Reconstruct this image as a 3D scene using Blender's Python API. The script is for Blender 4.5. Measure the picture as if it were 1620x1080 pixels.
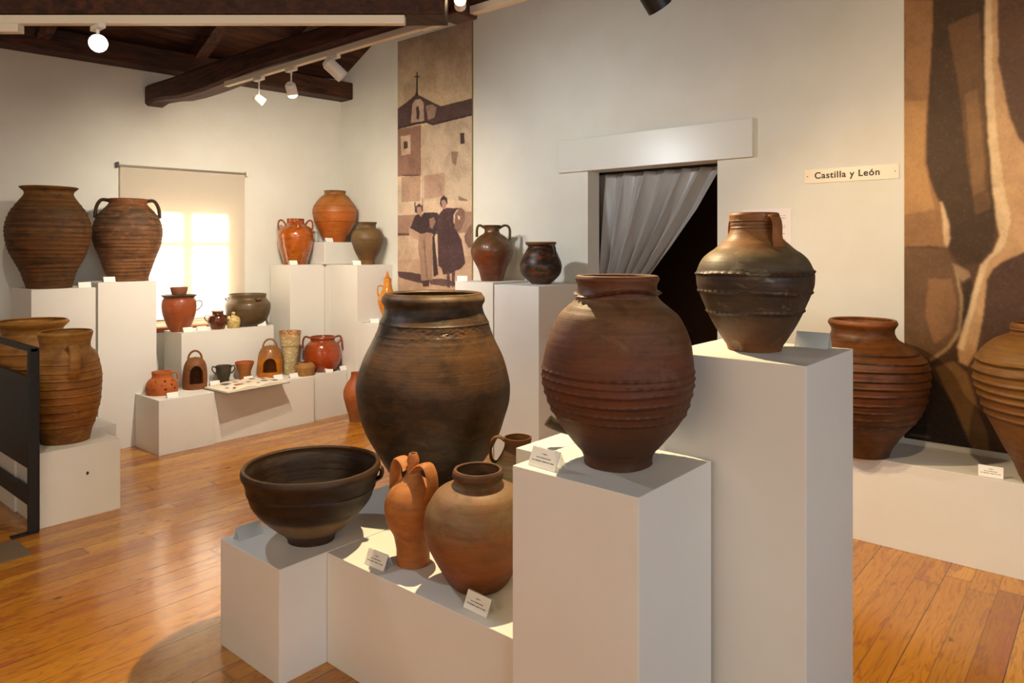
import bpy, bmesh, math, random
import numpy as np
from mathutils import Vector, Matrix, noise
from math import sin, cos, pi, radians, sqrt, atan2, exp
random.seed(7)
SC = bpy.context.scene
COL = SC.collection
for o in list(bpy.data.objects): bpy.data.objects.remove(o)

# ---------------------------------------------------------------- camera
cam_d = bpy.data.cameras.new('camera'); cam = bpy.data.objects.new('camera', cam_d); COL.objects.link(cam)
cam_d.sensor_width = 36.0; cam_d.lens = 36.0*1131/1620; cam_d.shift_y = -(540-393)/1620
cam.location = (0, 0, 1.5); cam.rotation_euler = (radians(90), 0, radians(40.4717-90)); cam_d.clip_start = 0.05
SC.camera = cam
# ---------------------------------------------------------------- view / world
SC.view_settings.view_transform = 'Standard'; SC.view_settings.look = 'None'
SC.view_settings.gamma = 1.0; SC.view_settings.exposure = -0.12
SC.view_settings.use_curve_mapping = False
wd = bpy.data.worlds.new('world'); SC.world = wd; wd.use_nodes = True
wd.node_tree.nodes['Background'].inputs[0].default_value = (.78, .88, 1, 1)
wd.node_tree.nodes['Background'].inputs[1].default_value = 1.0
# ---------------------------------------------------------------- lights
def look(o, tgt):
    o.rotation_euler = (Vector(tgt)-o.location).to_track_quat('-Z', 'Y').to_euler()
def area(name, loc, tgt, sx, sy, power, col):
    l = bpy.data.lights.new(name, 'AREA'); l.shape = 'RECTANGLE'; l.size = sx; l.size_y = sy; l.energy = power; l.color = col
    o = bpy.data.objects.new(name, l); o.location = loc; look(o, tgt); COL.objects.link(o); return o
def spot(name, loc, tgt, power, col, ang=70, blend=.6, rad=.03):
    l = bpy.data.lights.new(name, 'SPOT'); l.energy = power; l.color = col; l.spot_size = radians(ang); l.spot_blend = blend
    l.shadow_soft_size = rad
    o = bpy.data.objects.new(name, l); o.location = loc; look(o, tgt); COL.objects.link(o); return o
WARM = (1.0, .74, .45); NEUT = (1.0, .86, .68); COOL = (.74, .86, 1.0); LED = (.78, .89, 1.0)
# daylight outside the visible window, then two fill lights added out of view
area('daylight_window', (3.35, 8.6, 2.1), (2.95, 6.1, 1.35), 1.2, 1.2, 1400, (1, .99, .96))
area('fill_rear', (.2, -3.3, 1.9), (1.6, 2.0, 1.2), 3.4, 1.9, 115, (.84, .92, 1.0))  # added cool fill behind the camera, in front of a solid wall
area('warm_fill_left', (-2.4, 1.2, 2.0), (2.5, 2.2, 1.2), 3.2, 1.6, 70, (1.0, .72, .47))  # added warm fill from the unseen left side
# track spots: (lamp position, target, power, colour, angle)
spot('spot_key', (2.19, 2.00, 2.46), (1.75, 1.75, .4), 300, (1.0, .76, .43), 130, .7, .018)
spot('spot_led', (1.15, 3.27, 2.33), (1.75, 1.3, .75), 68, LED, 110, .7, .018)
spot('spot_corner_1', (2.44, 4.20, 2.40), (3.4, 5.9, .8), 110, NEUT, 130, .9, .03)
spot('spot_corner_2', (2.44, 3.83, 2.40), (3.9, 5.5, 1.1), 150, NEUT, 130, .9, .03)
spot('spot_wall', (2.44, 3.30, 2.36), (4.37, 3.0, 1.4), 85, (.93, .97, 1), 130, .9, .03)
spot('spot_right', (2.44, 1.75, 2.44), (4.2, .6, .8), 125, (1.0, .72, .42), 84, .9, .025)
spot('spot_mural', (2.44, .30, 2.50), (4.37, .3, 1.6), 70, (1.0, .72, .42), 120, .9, .03)
spot('spot_left', (1.0, 3.9, 2.5), (1.6, 5.5, 1.0), 40, NEUT, 105, .9, .03)

# ---------------------------------------------------------------- materials
def lin(hx):
    v = [int(hx[i:i+2], 16)/255 for i in (0, 2, 4)]
    return tuple((x/12.92 if x <= .04045 else ((x+.055)/1.055)**2.4) for x in v)
def lin4(hx): return (*lin(hx), 1)
class NT:
    def __init__(s, name):
        s.m = bpy.data.materials.new(name); s.m.use_nodes = True; s.t = s.m.node_tree; s.n = s.t.nodes
        s.b = s.n['Principled BSDF']
    def new(s, typ, **kw):
        n = s.n.new(typ)
        for k, v in kw.items(): setattr(n, k, v)
        return n
    def link(s, a, b): s.t.links.new(a, b)
    def coord(s, scale=(1, 1, 1), kind='Object'):
        tc = s.new('ShaderNodeTexCoord'); mp = s.new('ShaderNodeMapping'); mp.inputs['Scale'].default_value = scale
        s.link(tc.outputs[kind], mp.inputs[0]); return mp.outputs[0]
    def noise(s, vec, scale, detail=4, rough=.55, dist=0):
        n = s.new('ShaderNodeTexNoise'); n.inputs['Scale'].default_value = scale; n.inputs['Detail'].default_value = detail
        n.inputs['Roughness'].default_value = rough; n.inputs['Distortion'].default_value = dist; s.link(vec, n.inputs['Vector']); return n.outputs['Fac']
    def ramp(s, fac, stops, interp='LINEAR'):
        r = s.new('ShaderNodeValToRGB'); e = r.color_ramp.elements; r.color_ramp.interpolation = interp
        while len(e) < len(stops): e.new(.5)
        for i, (p, c) in enumerate(stops):
            e[i].position = p; e[i].color = lin4(c) if isinstance(c, str) else (c, c, c, 1)
        s.link(fac, r.inputs[0]); return r.outputs[0]
    def math(s, op, a, b=None, c=None):
        n = s.new('ShaderNodeMath', operation=op)
        for i, v in enumerate((a, b, c)):
            if v is None: continue
            if isinstance(v, (int, float)): n.inputs[i].default_value = v
            else: s.link(v, n.inputs[i])
        return n.outputs[0]
    def mix(s, fac, a, b, mode='MIX'):
        n = s.new('ShaderNodeMix', data_type='RGBA', blend_type=mode)
        for i, v in ((0, fac), (6, a), (7, b)):
            if isinstance(v, (int, float)): n.inputs[i].default_value = v
            elif isinstance(v, str): n.inputs[i].default_value = lin4(v)
            else: s.link(v, n.inputs[i])
        return n.outputs[2]
    def bump(s, h, strength=.3, dist=.01):
        n = s.new('ShaderNodeBump'); n.inputs['Strength'].default_value = strength; n.inputs['Distance'].default_value = dist
        s.link(h, n.inputs['Height']); s.link(n.outputs[0], s.b.inputs['Normal']); return n
    def set(s, **kw):
        for k, v in kw.items():
            k = {'rough': 'Roughness', 'metal': 'Metallic', 'spec': 'Specular IOR Level', 'coat': 'Coat Weight', 'coatr': 'Coat Roughness'}.get(k, k)
            if isinstance(v, (int, float, tuple)): s.b.inputs[k].default_value = v
            else: s.link(v, s.b.inputs[k])
        return s.m
def plain(name, hx, rough=.5, metal=0, bump=0, scale=60, spec=.5):
    t = NT(name); t.set(rough=rough, metal=metal, spec=spec); t.b.inputs['Base Color'].default_value = lin4(hx)
    if bump: t.bump(t.noise(t.coord(), scale, 5), bump, .004)
    return t.m
def clay(name, stops, H, mott, streak=.25, rough=.62, bumpy=.35, coat=0, zamp=.18, mscale=6, dark=None, dust=None, spec=.35, groove=0.0):
    """stops: colour by height (0 base .. 1 rim) disturbed by noise; mott: colour patches [(hex, amount)]"""
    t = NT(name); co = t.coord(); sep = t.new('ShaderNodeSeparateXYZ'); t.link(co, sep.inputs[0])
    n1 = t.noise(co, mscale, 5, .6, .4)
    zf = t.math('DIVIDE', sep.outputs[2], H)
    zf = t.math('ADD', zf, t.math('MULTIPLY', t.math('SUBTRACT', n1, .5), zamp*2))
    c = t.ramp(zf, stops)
    for i, (hx, amt) in enumerate(mott):
        cc = t.coord((1, 1, 1.6+i*.5)); nz = t.noise(cc, mscale*(1.3+i*.9)+i, 6, .62, .6)
        f = t.ramp(nz, [(.47, 0.0), (.66, float(amt))]); c = t.mix(f, c, hx)
    st = t.noise(t.coord((.6, .6, 26)), 3.2, 3, .6)
    c = t.mix(t.ramp(st, [(.42, 0.0), (.7, streak)]), c, t.mix(1.0, c, '6e5a48', 'MULTIPLY'))
    fine = t.noise(co, 140, 3, .7)
    c = t.mix(t.ramp(fine, [(.55, 0.0), (.75, .28)]), c, t.mix(1.0, c, '8a7a6a', 'MULTIPLY'))
    if dust:
        d = t.noise(t.coord((1, 1, 1.3)), dust[1], 8, .68, .8); c = t.mix(t.ramp(d, [(dust[3], 0.0), (dust[3]+.12, dust[2])]), c, dust[0])
    c = t.mix(1.0, c, 'eeeacb', 'MULTIPLY')
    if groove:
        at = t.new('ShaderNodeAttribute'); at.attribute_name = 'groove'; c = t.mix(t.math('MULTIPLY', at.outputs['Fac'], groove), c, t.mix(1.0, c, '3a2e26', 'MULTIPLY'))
    t.link(c, t.b.inputs['Base Color'])
    h = t.math('ADD', t.math('MULTIPLY', st, .8), t.math('ADD', t.math('MULTIPLY', fine, .25), t.math('MULTIPLY', n1, .5)))
    t.bump(h, bumpy, .006)
    rr = t.ramp(n1, [(.3, max(.05, rough-.1)), (.7, min(1, rough+.12))])
    t.set(rough=rr, coat=coat, coatr=.12, spec=spec); return t.m

def mat_plaster(name, hx, scale=3.0, b=.25):
    t = NT(name); co = t.coord(kind='Object'); n = t.noise(co, scale, 6, .6); n2 = t.noise(co, 35, 4, .6)
    t.link(t.mix(t.ramp(n, [(.35, 0.0), (.7, .25)]), hx, t.mix(1.0, hx, 'e6ddd0', 'MULTIPLY')), t.b.inputs['Base Color'])
    t.bump(t.math('ADD', t.math('MULTIPLY', n, 1.5), t.math('MULTIPLY', n2, .25)), b, .012); t.set(rough=.85, spec=.2); return t.m
M_WALL = mat_plaster('white_plaster', 'dcdacf')
M_PLINTH = mat_plaster('white_painted_board', 'dfdcd4', 2.0, .05); M_PLINTH.node_tree.nodes['Principled BSDF'].inputs['Roughness'].default_value = .55
M_LINTEL = plain('white_gloss_paint', 'd8d6cb', .32)

def mat_floor():
    t = NT('varnished_pine_boards'); tc = t.new('ShaderNodeTexCoord'); sep = t.new('ShaderNodeSeparateXYZ'); t.link(tc.outputs['Object'], sep.inputs[0])
    X, Y = sep.outputs[0], sep.outputs[1]; PW = .1015
    yi = t.math('DIVIDE', t.math('ADD', Y, 10.04), PW); row = t.math('FLOOR', yi); fy = t.math('FRACT', yi)
    wn = t.new('ShaderNodeTexWhiteNoise', noise_dimensions='1D'); t.link(row, wn.inputs['W'])
    xo = t.math('ADD', t.math('DIVIDE', X, 2.9), t.math('MULTIPLY', wn.outputs['Value'], 7.3)); col = t.math('FLOOR', xo); fx = t.math('FRACT', xo)
    wn2 = t.new('ShaderNodeTexWhiteNoise', noise_dimensions='2D'); cmb = t.new('ShaderNodeCombineXYZ'); t.link(row, cmb.inputs[0]); t.link(col, cmb.inputs[1]); t.link(cmb.outputs[0], wn2.inputs['Vector'])
    rnd = wn2.outputs['Value']
    g = t.new('ShaderNodeCombineXYZ'); t.link(t.math('MULTIPLY', X, 1.0), g.inputs[0]); t.link(t.math('MULTIPLY', Y, 7.0), g.inputs[1]); t.link(t.math('MULTIPLY', rnd, 31), g.inputs[2])
    n1 = t.noise(g.outputs[0], 1.7, 3, .5, .5)
    rings = t.math('FRACT', t.math('MULTIPLY', n1, 11.0)); rings = t.math('ABSOLUTE', t.math('SUBTRACT', rings, .5))
    base = t.ramp(rnd, [(0, 'a96a18'), (.3, 'c48424'), (.55, 'b5741c'), (.8, 'd09434'), (1, 'a06216')])
    c = t.mix(t.ramp(rings, [(.0, .62), (.15, 0.0), (.5, 0.0)]), base, '7a3c0c')
    g2 = t.new('ShaderNodeCombineXYZ'); t.link(t.math('MULTIPLY', X, 2.0), g2.inputs[0]); t.link(t.math('MULTIPLY', Y, 60.0), g2.inputs[1])
    fine = t.noise(g2.outputs[0], 2.0, 4, .6); c = t.mix(t.ramp(fine, [(.4, 0.0), (.75, .35)]), c, '8a4c18')
    # reddish heartwood streaks
    g3 = t.new('ShaderNodeCombineXYZ'); t.link(X, g3.inputs[0]); t.link(t.math('MULTIPLY', Y, 5.0), g3.inputs[1]); t.link(t.math('MULTIPLY', rnd, 17), g3.inputs[2])
    hs = t.noise(g3.outputs[0], 1.6, 3, .55, .4); c = t.mix(t.ramp(hs, [(.575, 0.0), (.59, .8), (.61, .5), (.64, .75)]), c, '99502a')
    # knots
    g4 = t.new('ShaderNodeCombineXYZ'); t.link(t.math('MULTIPLY', X, 1.0), g4.inputs[0]); t.link(t.math('MULTIPLY', Y, 2.2), g4.inputs[1])
    vo = t.new('ShaderNodeTexVoronoi'); vo.inputs['Scale'].default_value = 3.1; t.link(g4.outputs[0], vo.inputs['Vector'])
    c = t.mix(t.ramp(vo.outputs['Distance'], [(.025, .95), (.085, 0.0)]), c, '2e1608')
    # board gaps: fine between boards, dark every third
    e = t.math('MINIMUM', fy, t.math('SUBTRACT', 1.0, fy)); gap = t.ramp(e, [(.0, .75), (.022, 0.0)])
    y3 = t.math('FRACT', t.math('DIVIDE', yi, 3.0)); e3 = t.math('MINIMUM', y3, t.math('SUBTRACT', 1.0, y3)); gap3 = t.ramp(e3, [(.0, .9), (.004, .8), (.0065, 0.0)])
    ex = t.math('MINIMUM', fx, t.math('SUBTRACT', 1.0, fx)); gx = t.ramp(ex, [(.0, .5), (.0008, 0.0)])
    gp = t.math('MAXIMUM', t.math('MAXIMUM', gap, gap3), gx); c = t.mix(gp, c, '2a160a')
    t.link(c, t.b.inputs['Base Color'])
    cup = t.math('MULTIPLY', t.math('ABSOLUTE', t.math('SUBTRACT', fy, .5)), t.math('MULTIPLY', t.math('SUBTRACT', rnd, .3), .9))
    t.bump(t.math('ADD', cup, t.math('SUBTRACT', t.math('MULTIPLY', t.noise(tc.outputs['Object'], 2.5, 3), .5), t.math('MULTIPLY', gp, .5))), .14, .01)
    t.set(rough=t.ramp(fine, [(.3, .20), (.7, .32)]), coat=.42, coatr=.15, spec=.5); return t.m
M_FLOOR = mat_floor()
def mat_wood(name, a, b, c_, sx=1, rough=.6):
    t = NT(name); tc = t.coord((1.2, 1.2, 1.2)); mp = t.coord((1 if sx else 9, 9 if sx else 1, 9)); n = t.noise(mp, 3.0, 5, .6, .4); n2 = t.noise(tc, 2.0, 4)
    col = t.mix(t.ramp(n2, [(.4, 0.0), (.65, .7)]), t.ramp(n, [(.35, a), (.5, b), (.68, c_)]), b)
    t.link(col, t.b.inputs['Base Color']); t.bump(n, .5, .01); t.set(rough=rough, spec=.3); return t.m
M_BEAM = mat_wood('dark_oak_beam', '241410', '4a2a1e', '643c2c', 0)
M_BEAMX = mat_wood('dark_oak_plate', '1e100a', '3d2213', '5a3018', 1)
M_BOARD = mat_wood('dark_roof_boards', '1c100a', '40261a', '6a3c1c', 1)
M_BLACK = plain('black_metal', '0e0c0a', .5, 0)
M_TRACK = plain('cream_track_paint', 'e6dcc4', .45)
M_LAMPW = plain('white_lamp_metal', 'f0ece0', .4)
M_CARD = plain('white_card', 'f1ede2', .6)
M_INK = plain('grey_ink', '55504a', .7)
M_BLACKINK = plain('black_lettering', '1c1a17', .5)
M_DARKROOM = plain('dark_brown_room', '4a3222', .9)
M_SILL = mat_wood('red_brown_sill', '5a2a16', '8a4526', '9c5530', 1, .4)
M_FRAME = plain('cream_window_frame', 'cfc3ab', .5)
M_MAT = plain('taupe_floor_mat', '6a5a48', .8, bump=.3)
M_CABLE = plain('black_cable', '16130f', .5)
def glassm(name, tint, alpha, rough=.05):
    t = NT(name); nt = t.t; tr = t.new('ShaderNodeBsdfTransparent'); gl = t.new('ShaderNodeBsdfGlossy'); gl.inputs['Roughness'].default_value = rough
    df = t.new('ShaderNodeBsdfDiffuse'); df.inputs[0].default_value = lin4(tint); mx = t.new('ShaderNodeMixShader'); mx2 = t.new('ShaderNodeMixShader')
    mx.inputs[0].default_value = alpha; t.link(tr.outputs[0], mx.inputs[1]); t.link(df.outputs[0], mx.inputs[2])
    mx2.inputs[0].default_value = .1; t.link(mx.outputs[0], mx2.inputs[1]); t.link(gl.outputs[0], mx2.inputs[2]); t.link(mx2.outputs[0], t.n['Material Output'].inputs[0]); return t.m
M_ACRYL = glassm('clear_acrylic', 'e8efee', .35)
M_PANE = glassm('window_glass', 'ffffff', .02)
def blindm():
    t = NT('cream_blind_fabric'); tl = t.new('ShaderNodeBsdfTranslucent'); df = t.new('ShaderNodeBsdfDiffuse'); tl.inputs[0].default_value = lin4('fff7ea'); df.inputs[0].default_value = lin4('f2e8d6')
    mx = t.new('ShaderNodeMixShader'); mx.inputs[0].default_value = .5; t.link(df.outputs[0], mx.inputs[1]); t.link(tl.outputs[0], mx.inputs[2]); t.link(mx.outputs[0], t.n['Material Output'].inputs[0]); return t.m
M_BLIND = blindm()
def curtm():
    t = NT('grey_satin_curtain'); t.b.inputs['Base Color'].default_value = lin4('9b9a98'); t.b.inputs['Sheen Weight'].default_value = .2
    t.bump(t.noise(t.coord((1, 1, .3)), 14, 4), .25, .01); t.set(rough=.36, spec=.6); return t.m
M_CURT = curtm()
def emis(name, hx, st):
    t = NT(name); t.b.inputs['Emission Color'].default_value = lin4(hx); t.b.inputs['Emission Strength'].default_value = st; return t.m
M_LIT_LED = emis('lit_led_lens', 'f4f8ff', 60); M_LIT_WARM = emis('lit_warm_lens', 'ffdca8', 40)
def printm(name, rough=.6, nscale=30, namt=.35, stretch=1.0):
    t = NT(name); at = t.new('ShaderNodeVertexColor'); at.layer_name = 'Picture'; n = t.noise(t.coord((1, 1, stretch)), nscale, 8, .72, .15)
    c = t.mix(t.ramp(n, [(.30, namt*1.6), (.52, 0.0)]), at.outputs[0], t.mix(1.0, at.outputs[0], '7a6a5c', 'MULTIPLY'))
    big = t.noise(t.coord(), 4.5, 4, .6, .6); c = t.mix(t.ramp(big, [(.35, .35), (.6, 0.0)]), c, t.mix(1.0, c, '8a7866', 'MULTIPLY')) if nscale > 60 else c
    c = t.mix(t.ramp(n, [(.55, 0.0), (.75, namt*.5)]), c, 'e8d8bc'); t.link(c, t.b.inputs['Base Color']); t.set(rough=rough, spec=.3); return t.m
M_BANNER = printm('sepia_photo_print', .5, 62, .20, .8); M_MURAL = printm('brown_photo_print', .5, 70, .13, .8)

# ---------------------------------------------------------------- mesh helpers
def mk(name, bm, mat, parent=None, smooth=False, kind=None, loc=(0, 0, 0), rz=0):
    me = bpy.data.meshes.new(name); bmesh.ops.recalc_face_normals(bm, faces=bm.faces) if bm.faces else None
    bm.to_mesh(me); bm.free()
    if smooth:
        for p in me.polygons: p.use_smooth = True
        try: me.set_sharp_from_angle(angle=radians(40))
        except Exception: pass
    if mat: me.materials.append(mat)
    o = bpy.data.objects.new(name, me); COL.objects.link(o); o.location = loc; o.rotation_euler = (0, 0, rz)
    if parent: o.parent = parent
    if kind: o['kind'] = kind
    return o
def thing(name, label, cat, loc=(0, 0, 0), rz=0, group=None):
    o = bpy.data.objects.new(name, None); COL.objects.link(o); o.location = loc; o.rotation_euler = (0, 0, rz); o.empty_display_size = .05
    return tag(o, label, cat, group)
def tag(o, label, cat, group=None):
    o['label'] = label; o['category'] = cat
    if group: o['group'] = group
    return o
def bx(bm, x0, x1, y0, y1, z0, z1, bev=0, M=None):
    r = bmesh.ops.create_cube(bm, size=1); vs = r['verts']
    for v in vs: v.co = Vector(((x0+x1)/2+v.co.x*(x1-x0), (y0+y1)/2+v.co.y*(y1-y0), (z0+z1)/2+v.co.z*(z1-z0)))
    if bev:
        es = list({e for v in vs for e in v.link_edges}); r2 = bmesh.ops.bevel(bm, geom=es, offset=bev, segments=2, affect='EDGES', profile=.6)
        vs = list({v for f in r2['faces'] for v in f.verts} | {v for v in vs if v.is_valid})
    if M is not None:
        for v in vs:
            if v.is_valid: v.co = M @ v.co
    return vs
def cyl(bm, p0, p1, r0, r1=None, seg=24, cap=True):
    r1 = r0 if r1 is None else r1; p0 = Vector(p0); p1 = Vector(p1); d = (p1-p0); q = d.to_track_quat('Z', 'Y').to_matrix()
    a = [bm.verts.new(p0+q @ Vector((r0*cos(2*pi*i/seg), r0*sin(2*pi*i/seg), 0))) for i in range(seg)]
    b = [bm.verts.new(p1+q @ Vector((r1*cos(2*pi*i/seg), r1*sin(2*pi*i/seg), 0))) for i in range(seg)]
    for i in range(seg): bm.faces.new((a[i], a[(i+1) % seg], b[(i+1) % seg], b[i]))
    if cap: bm.faces.new(a[::-1]); bm.faces.new(b)
def prism(bm, pts, axis, a0, a1):
    """extrude a 2D polygon along an axis; axis 'x': pts=(y,z)"""
    f = {'x': lambda p, a: (a, p[0], p[1]), 'y': lambda p, a: (p[0], a, p[1]), 'z': lambda p, a: (p[0], p[1], a)}[axis]
    A = [bm.verts.new(f(p, a0)) for p in pts]; B = [bm.verts.new(f(p, a1)) for p in pts]; n = len(pts)
    bm.faces.new(A[::-1]); bm.faces.new(B)
    for i in range(n): bm.faces.new((A[i], A[(i+1) % n], B[(i+1) % n], B[i]))
def cr(pts, n):
    """Catmull-Rom through points (centripetal-ish), n samples per segment"""
    P = [pts[0]]+list(pts)+[pts[-1]]; out = []
    for i in range(1, len(P)-2):
        for k in range(n):
            t = k/n; t2 = t*t; t3 = t2*t
            out.append(tuple(.5*((2*P[i][j])+(-P[i-1][j]+P[i+1][j])*t+(2*P[i-1][j]-5*P[i][j]+4*P[i+1][j]-P[i+2][j])*t2+(-P[i-1][j]+3*P[i][j]-3*P[i+1][j]+P[i+2][j])*t3) for j in range(len(pts[0]))))
    out.append(tuple(pts[-1])); return out
def resample(pts, step):
    out = [pts[0]]; acc = 0
    for a, b in zip(pts, pts[1:]):
        L = sqrt((a[0]-b[0])**2+(a[1]-b[1])**2)
        if L < 1e-9: continue
        d = step-acc
        while d <= L:
            t = d/L; out.append((a[0]+(b[0]-a[0])*t, a[1]+(b[1]-a[1])*t)); d += step
        acc = (acc+L) % step if L+acc >= step else acc+L
    out.append(pts[-1]); return out
def lathe(prof, th=.012, seg=72, step=.006, rings=(), wob=.002, seed=0, lip=None, closed_top=False, holes=None, ov=(1, 1), disp=None):
    """thrown pot: outer wall, rounded rim, inner wall and floor. rings: (z, width, amp, frill_n, frill_amt)"""
    bm = bmesh.new(); outer = resample(cr(prof, 8), step); no = len(outer)
    H = outer[-1][1]
    inner = []
    if not closed_top:
        cand = [p for p in outer if p[1] > th*1.5]
        for r, z in reversed(cand): inner.append((max(r-th, .002), z-(.0 if z < H-th else th*.0)))
        inner.append((inner[-1][0], th)); rm = outer[-1]; c0 = (rm[0]-th/2, rm[1])
        lipp = [(c0[0]+th/2*cos(a), c0[1]+th*.4*sin(a)) for a in (pi*.25, pi*.5, pi*.75)]
        allp = [(r, z, 1) for r, z in outer]+[(r, z, 0) for r, z in lipp]+[(r, z, 0) for r, z in inner]
    else: allp = [(r, z, 1) for r, z in outer]
    rows = []
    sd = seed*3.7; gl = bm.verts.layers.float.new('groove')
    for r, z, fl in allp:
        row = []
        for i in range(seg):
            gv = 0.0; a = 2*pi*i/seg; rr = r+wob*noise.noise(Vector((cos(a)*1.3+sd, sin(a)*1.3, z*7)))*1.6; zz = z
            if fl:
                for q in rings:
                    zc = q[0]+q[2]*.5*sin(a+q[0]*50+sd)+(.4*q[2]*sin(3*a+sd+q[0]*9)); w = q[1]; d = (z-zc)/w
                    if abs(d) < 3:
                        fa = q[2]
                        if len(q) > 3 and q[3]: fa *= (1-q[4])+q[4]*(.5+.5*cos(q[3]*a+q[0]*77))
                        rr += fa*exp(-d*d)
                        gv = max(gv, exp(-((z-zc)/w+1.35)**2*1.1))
                if disp: rr += disp(a, z)
            v_ = bm.verts.new((rr*cos(a)*ov[0], rr*sin(a)*ov[1], zz)); v_[gl] = gv; row.append(v_)
        rows.append(row)
    def hole(k, i):
        if not holes: return False
        a = 2*pi*(i+.5)/seg; z = (allp[k][1]+allp[k+1][1])/2
        return holes(a, z)
    nr = len(rows); skip = set()
    for k in range(nr-1):
        for i in range(seg):
            if hole(k, i) and not (no-1 <= k <= no+3): skip.add((k, i)); continue
            bm.faces.new((rows[k][i], rows[k][(i+1) % seg], rows[k+1][(i+1) % seg], rows[k+1][i]))
    if holes:   # close the cut edges between outer and inner wall
        oe = [e for e in bm.edges if e.is_boundary and e.verts[0] not in rows[0] and e.verts[0] not in rows[-1] and e.verts[1] not in rows[0] and e.verts[1] not in rows[-1]]
        pos = {}
        for k in range(nr):
            for i in range(seg): pos[rows[k][i]] = (k, i)
        zin = {}
        for k in range(no+3, nr): zin.setdefault(round(allp[k][1], 4), k)
        for e in oe:
            (k1, i1), (k2, i2) = pos[e.verts[0]], pos[e.verts[1]]
            if k1 >= no or k2 >= no: continue
            a_, b_ = zin.get(round(allp[k1][1], 4)), zin.get(round(allp[k2][1], 4))
            if a_ is None or b_ is None: continue
            try: bm.faces.new((e.verts[0], e.verts[1], rows[b_][i2], rows[a_][i1]) if e.verts[0] != e.verts[1] else ())
            except Exception: pass
    c0 = bm.verts.new((0, 0, allp[0][1]))
    for i in range(seg): bm.faces.new((c0, rows[0][(i+1) % seg], rows[0][i]))
    c1 = bm.verts.new((0, 0, allp[-1][1]))
    for i in range(seg): bm.faces.new((c1, rows[-1][i], rows[-1][(i+1) % seg]))
    return bm
def strap(pts, w, t, az, n=6, seg=10, flare=1.0, bm=None):
    """strap handle: pts=(radial,z) in the vertical plane at azimuth az (rad); width w across, thickness t"""
    bm = bm or bmesh.new(); c = cr(pts, n); e = Vector((cos(az), sin(az), 0)); s = Vector((-sin(az), cos(az), 0)); rows = []; N = len(c)
    for k, (r, z) in enumerate(c):
        a = c[max(0, k-1)]; b = c[min(N-1, k+1)]; tg = Vector((b[0]-a[0], b[1]-a[1])); tg = tg.normalized() if tg.length > 0 else Vector((0, 1))
        nrm = e*(-tg.y)+Vector((0, 0, tg.x)); u = abs(2*k/(N-1)-1); ww = w*(1+.35*flare*u**4); tt = t*(1+.2*u**4)
        p = e*r+Vector((0, 0, z))
        rows.append([bm.verts.new(p+s*(ww/2*cos(2*pi*i/seg))+nrm*(tt/2*sin(2*pi*i/seg))) for i in range(seg)])
    for k in range(N-1):
        for i in range(seg): bm.faces.new((rows[k][i], rows[k][(i+1) % seg], rows[k+1][(i+1) % seg], rows[k+1][i]))
    bm.faces.new(rows[0][::-1]); bm.faces.new(rows[-1]); return bm
def tube(pts, r, seg=10, n=6, bm=None):
    bm = bm or bmesh.new(); c = [Vector(p) for p in cr(pts, n)]; rows = []; up = Vector((0.01, .02, 1)).normalized()
    for k, p in enumerate(c):
        tg = (c[min(len(c)-1, k+1)]-c[max(0, k-1)]).normalized(); a = tg.cross(up); a = a.normalized() if a.length > .05 else tg.cross(Vector((1, 0, 0))).normalized(); b = tg.cross(a)
        rows.append([bm.verts.new(p+a*r*cos(2*pi*i/seg)+b*r*sin(2*pi*i/seg)) for i in range(seg)])
    for k in range(len(c)-1):
        for i in range(seg): bm.faces.new((rows[k][i], rows[k][(i+1) % seg], rows[k+1][(i+1) % seg], rows[k+1][i]))
    bm.faces.new(rows[0][::-1]); bm.faces.new(rows[-1]); return bm

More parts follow.
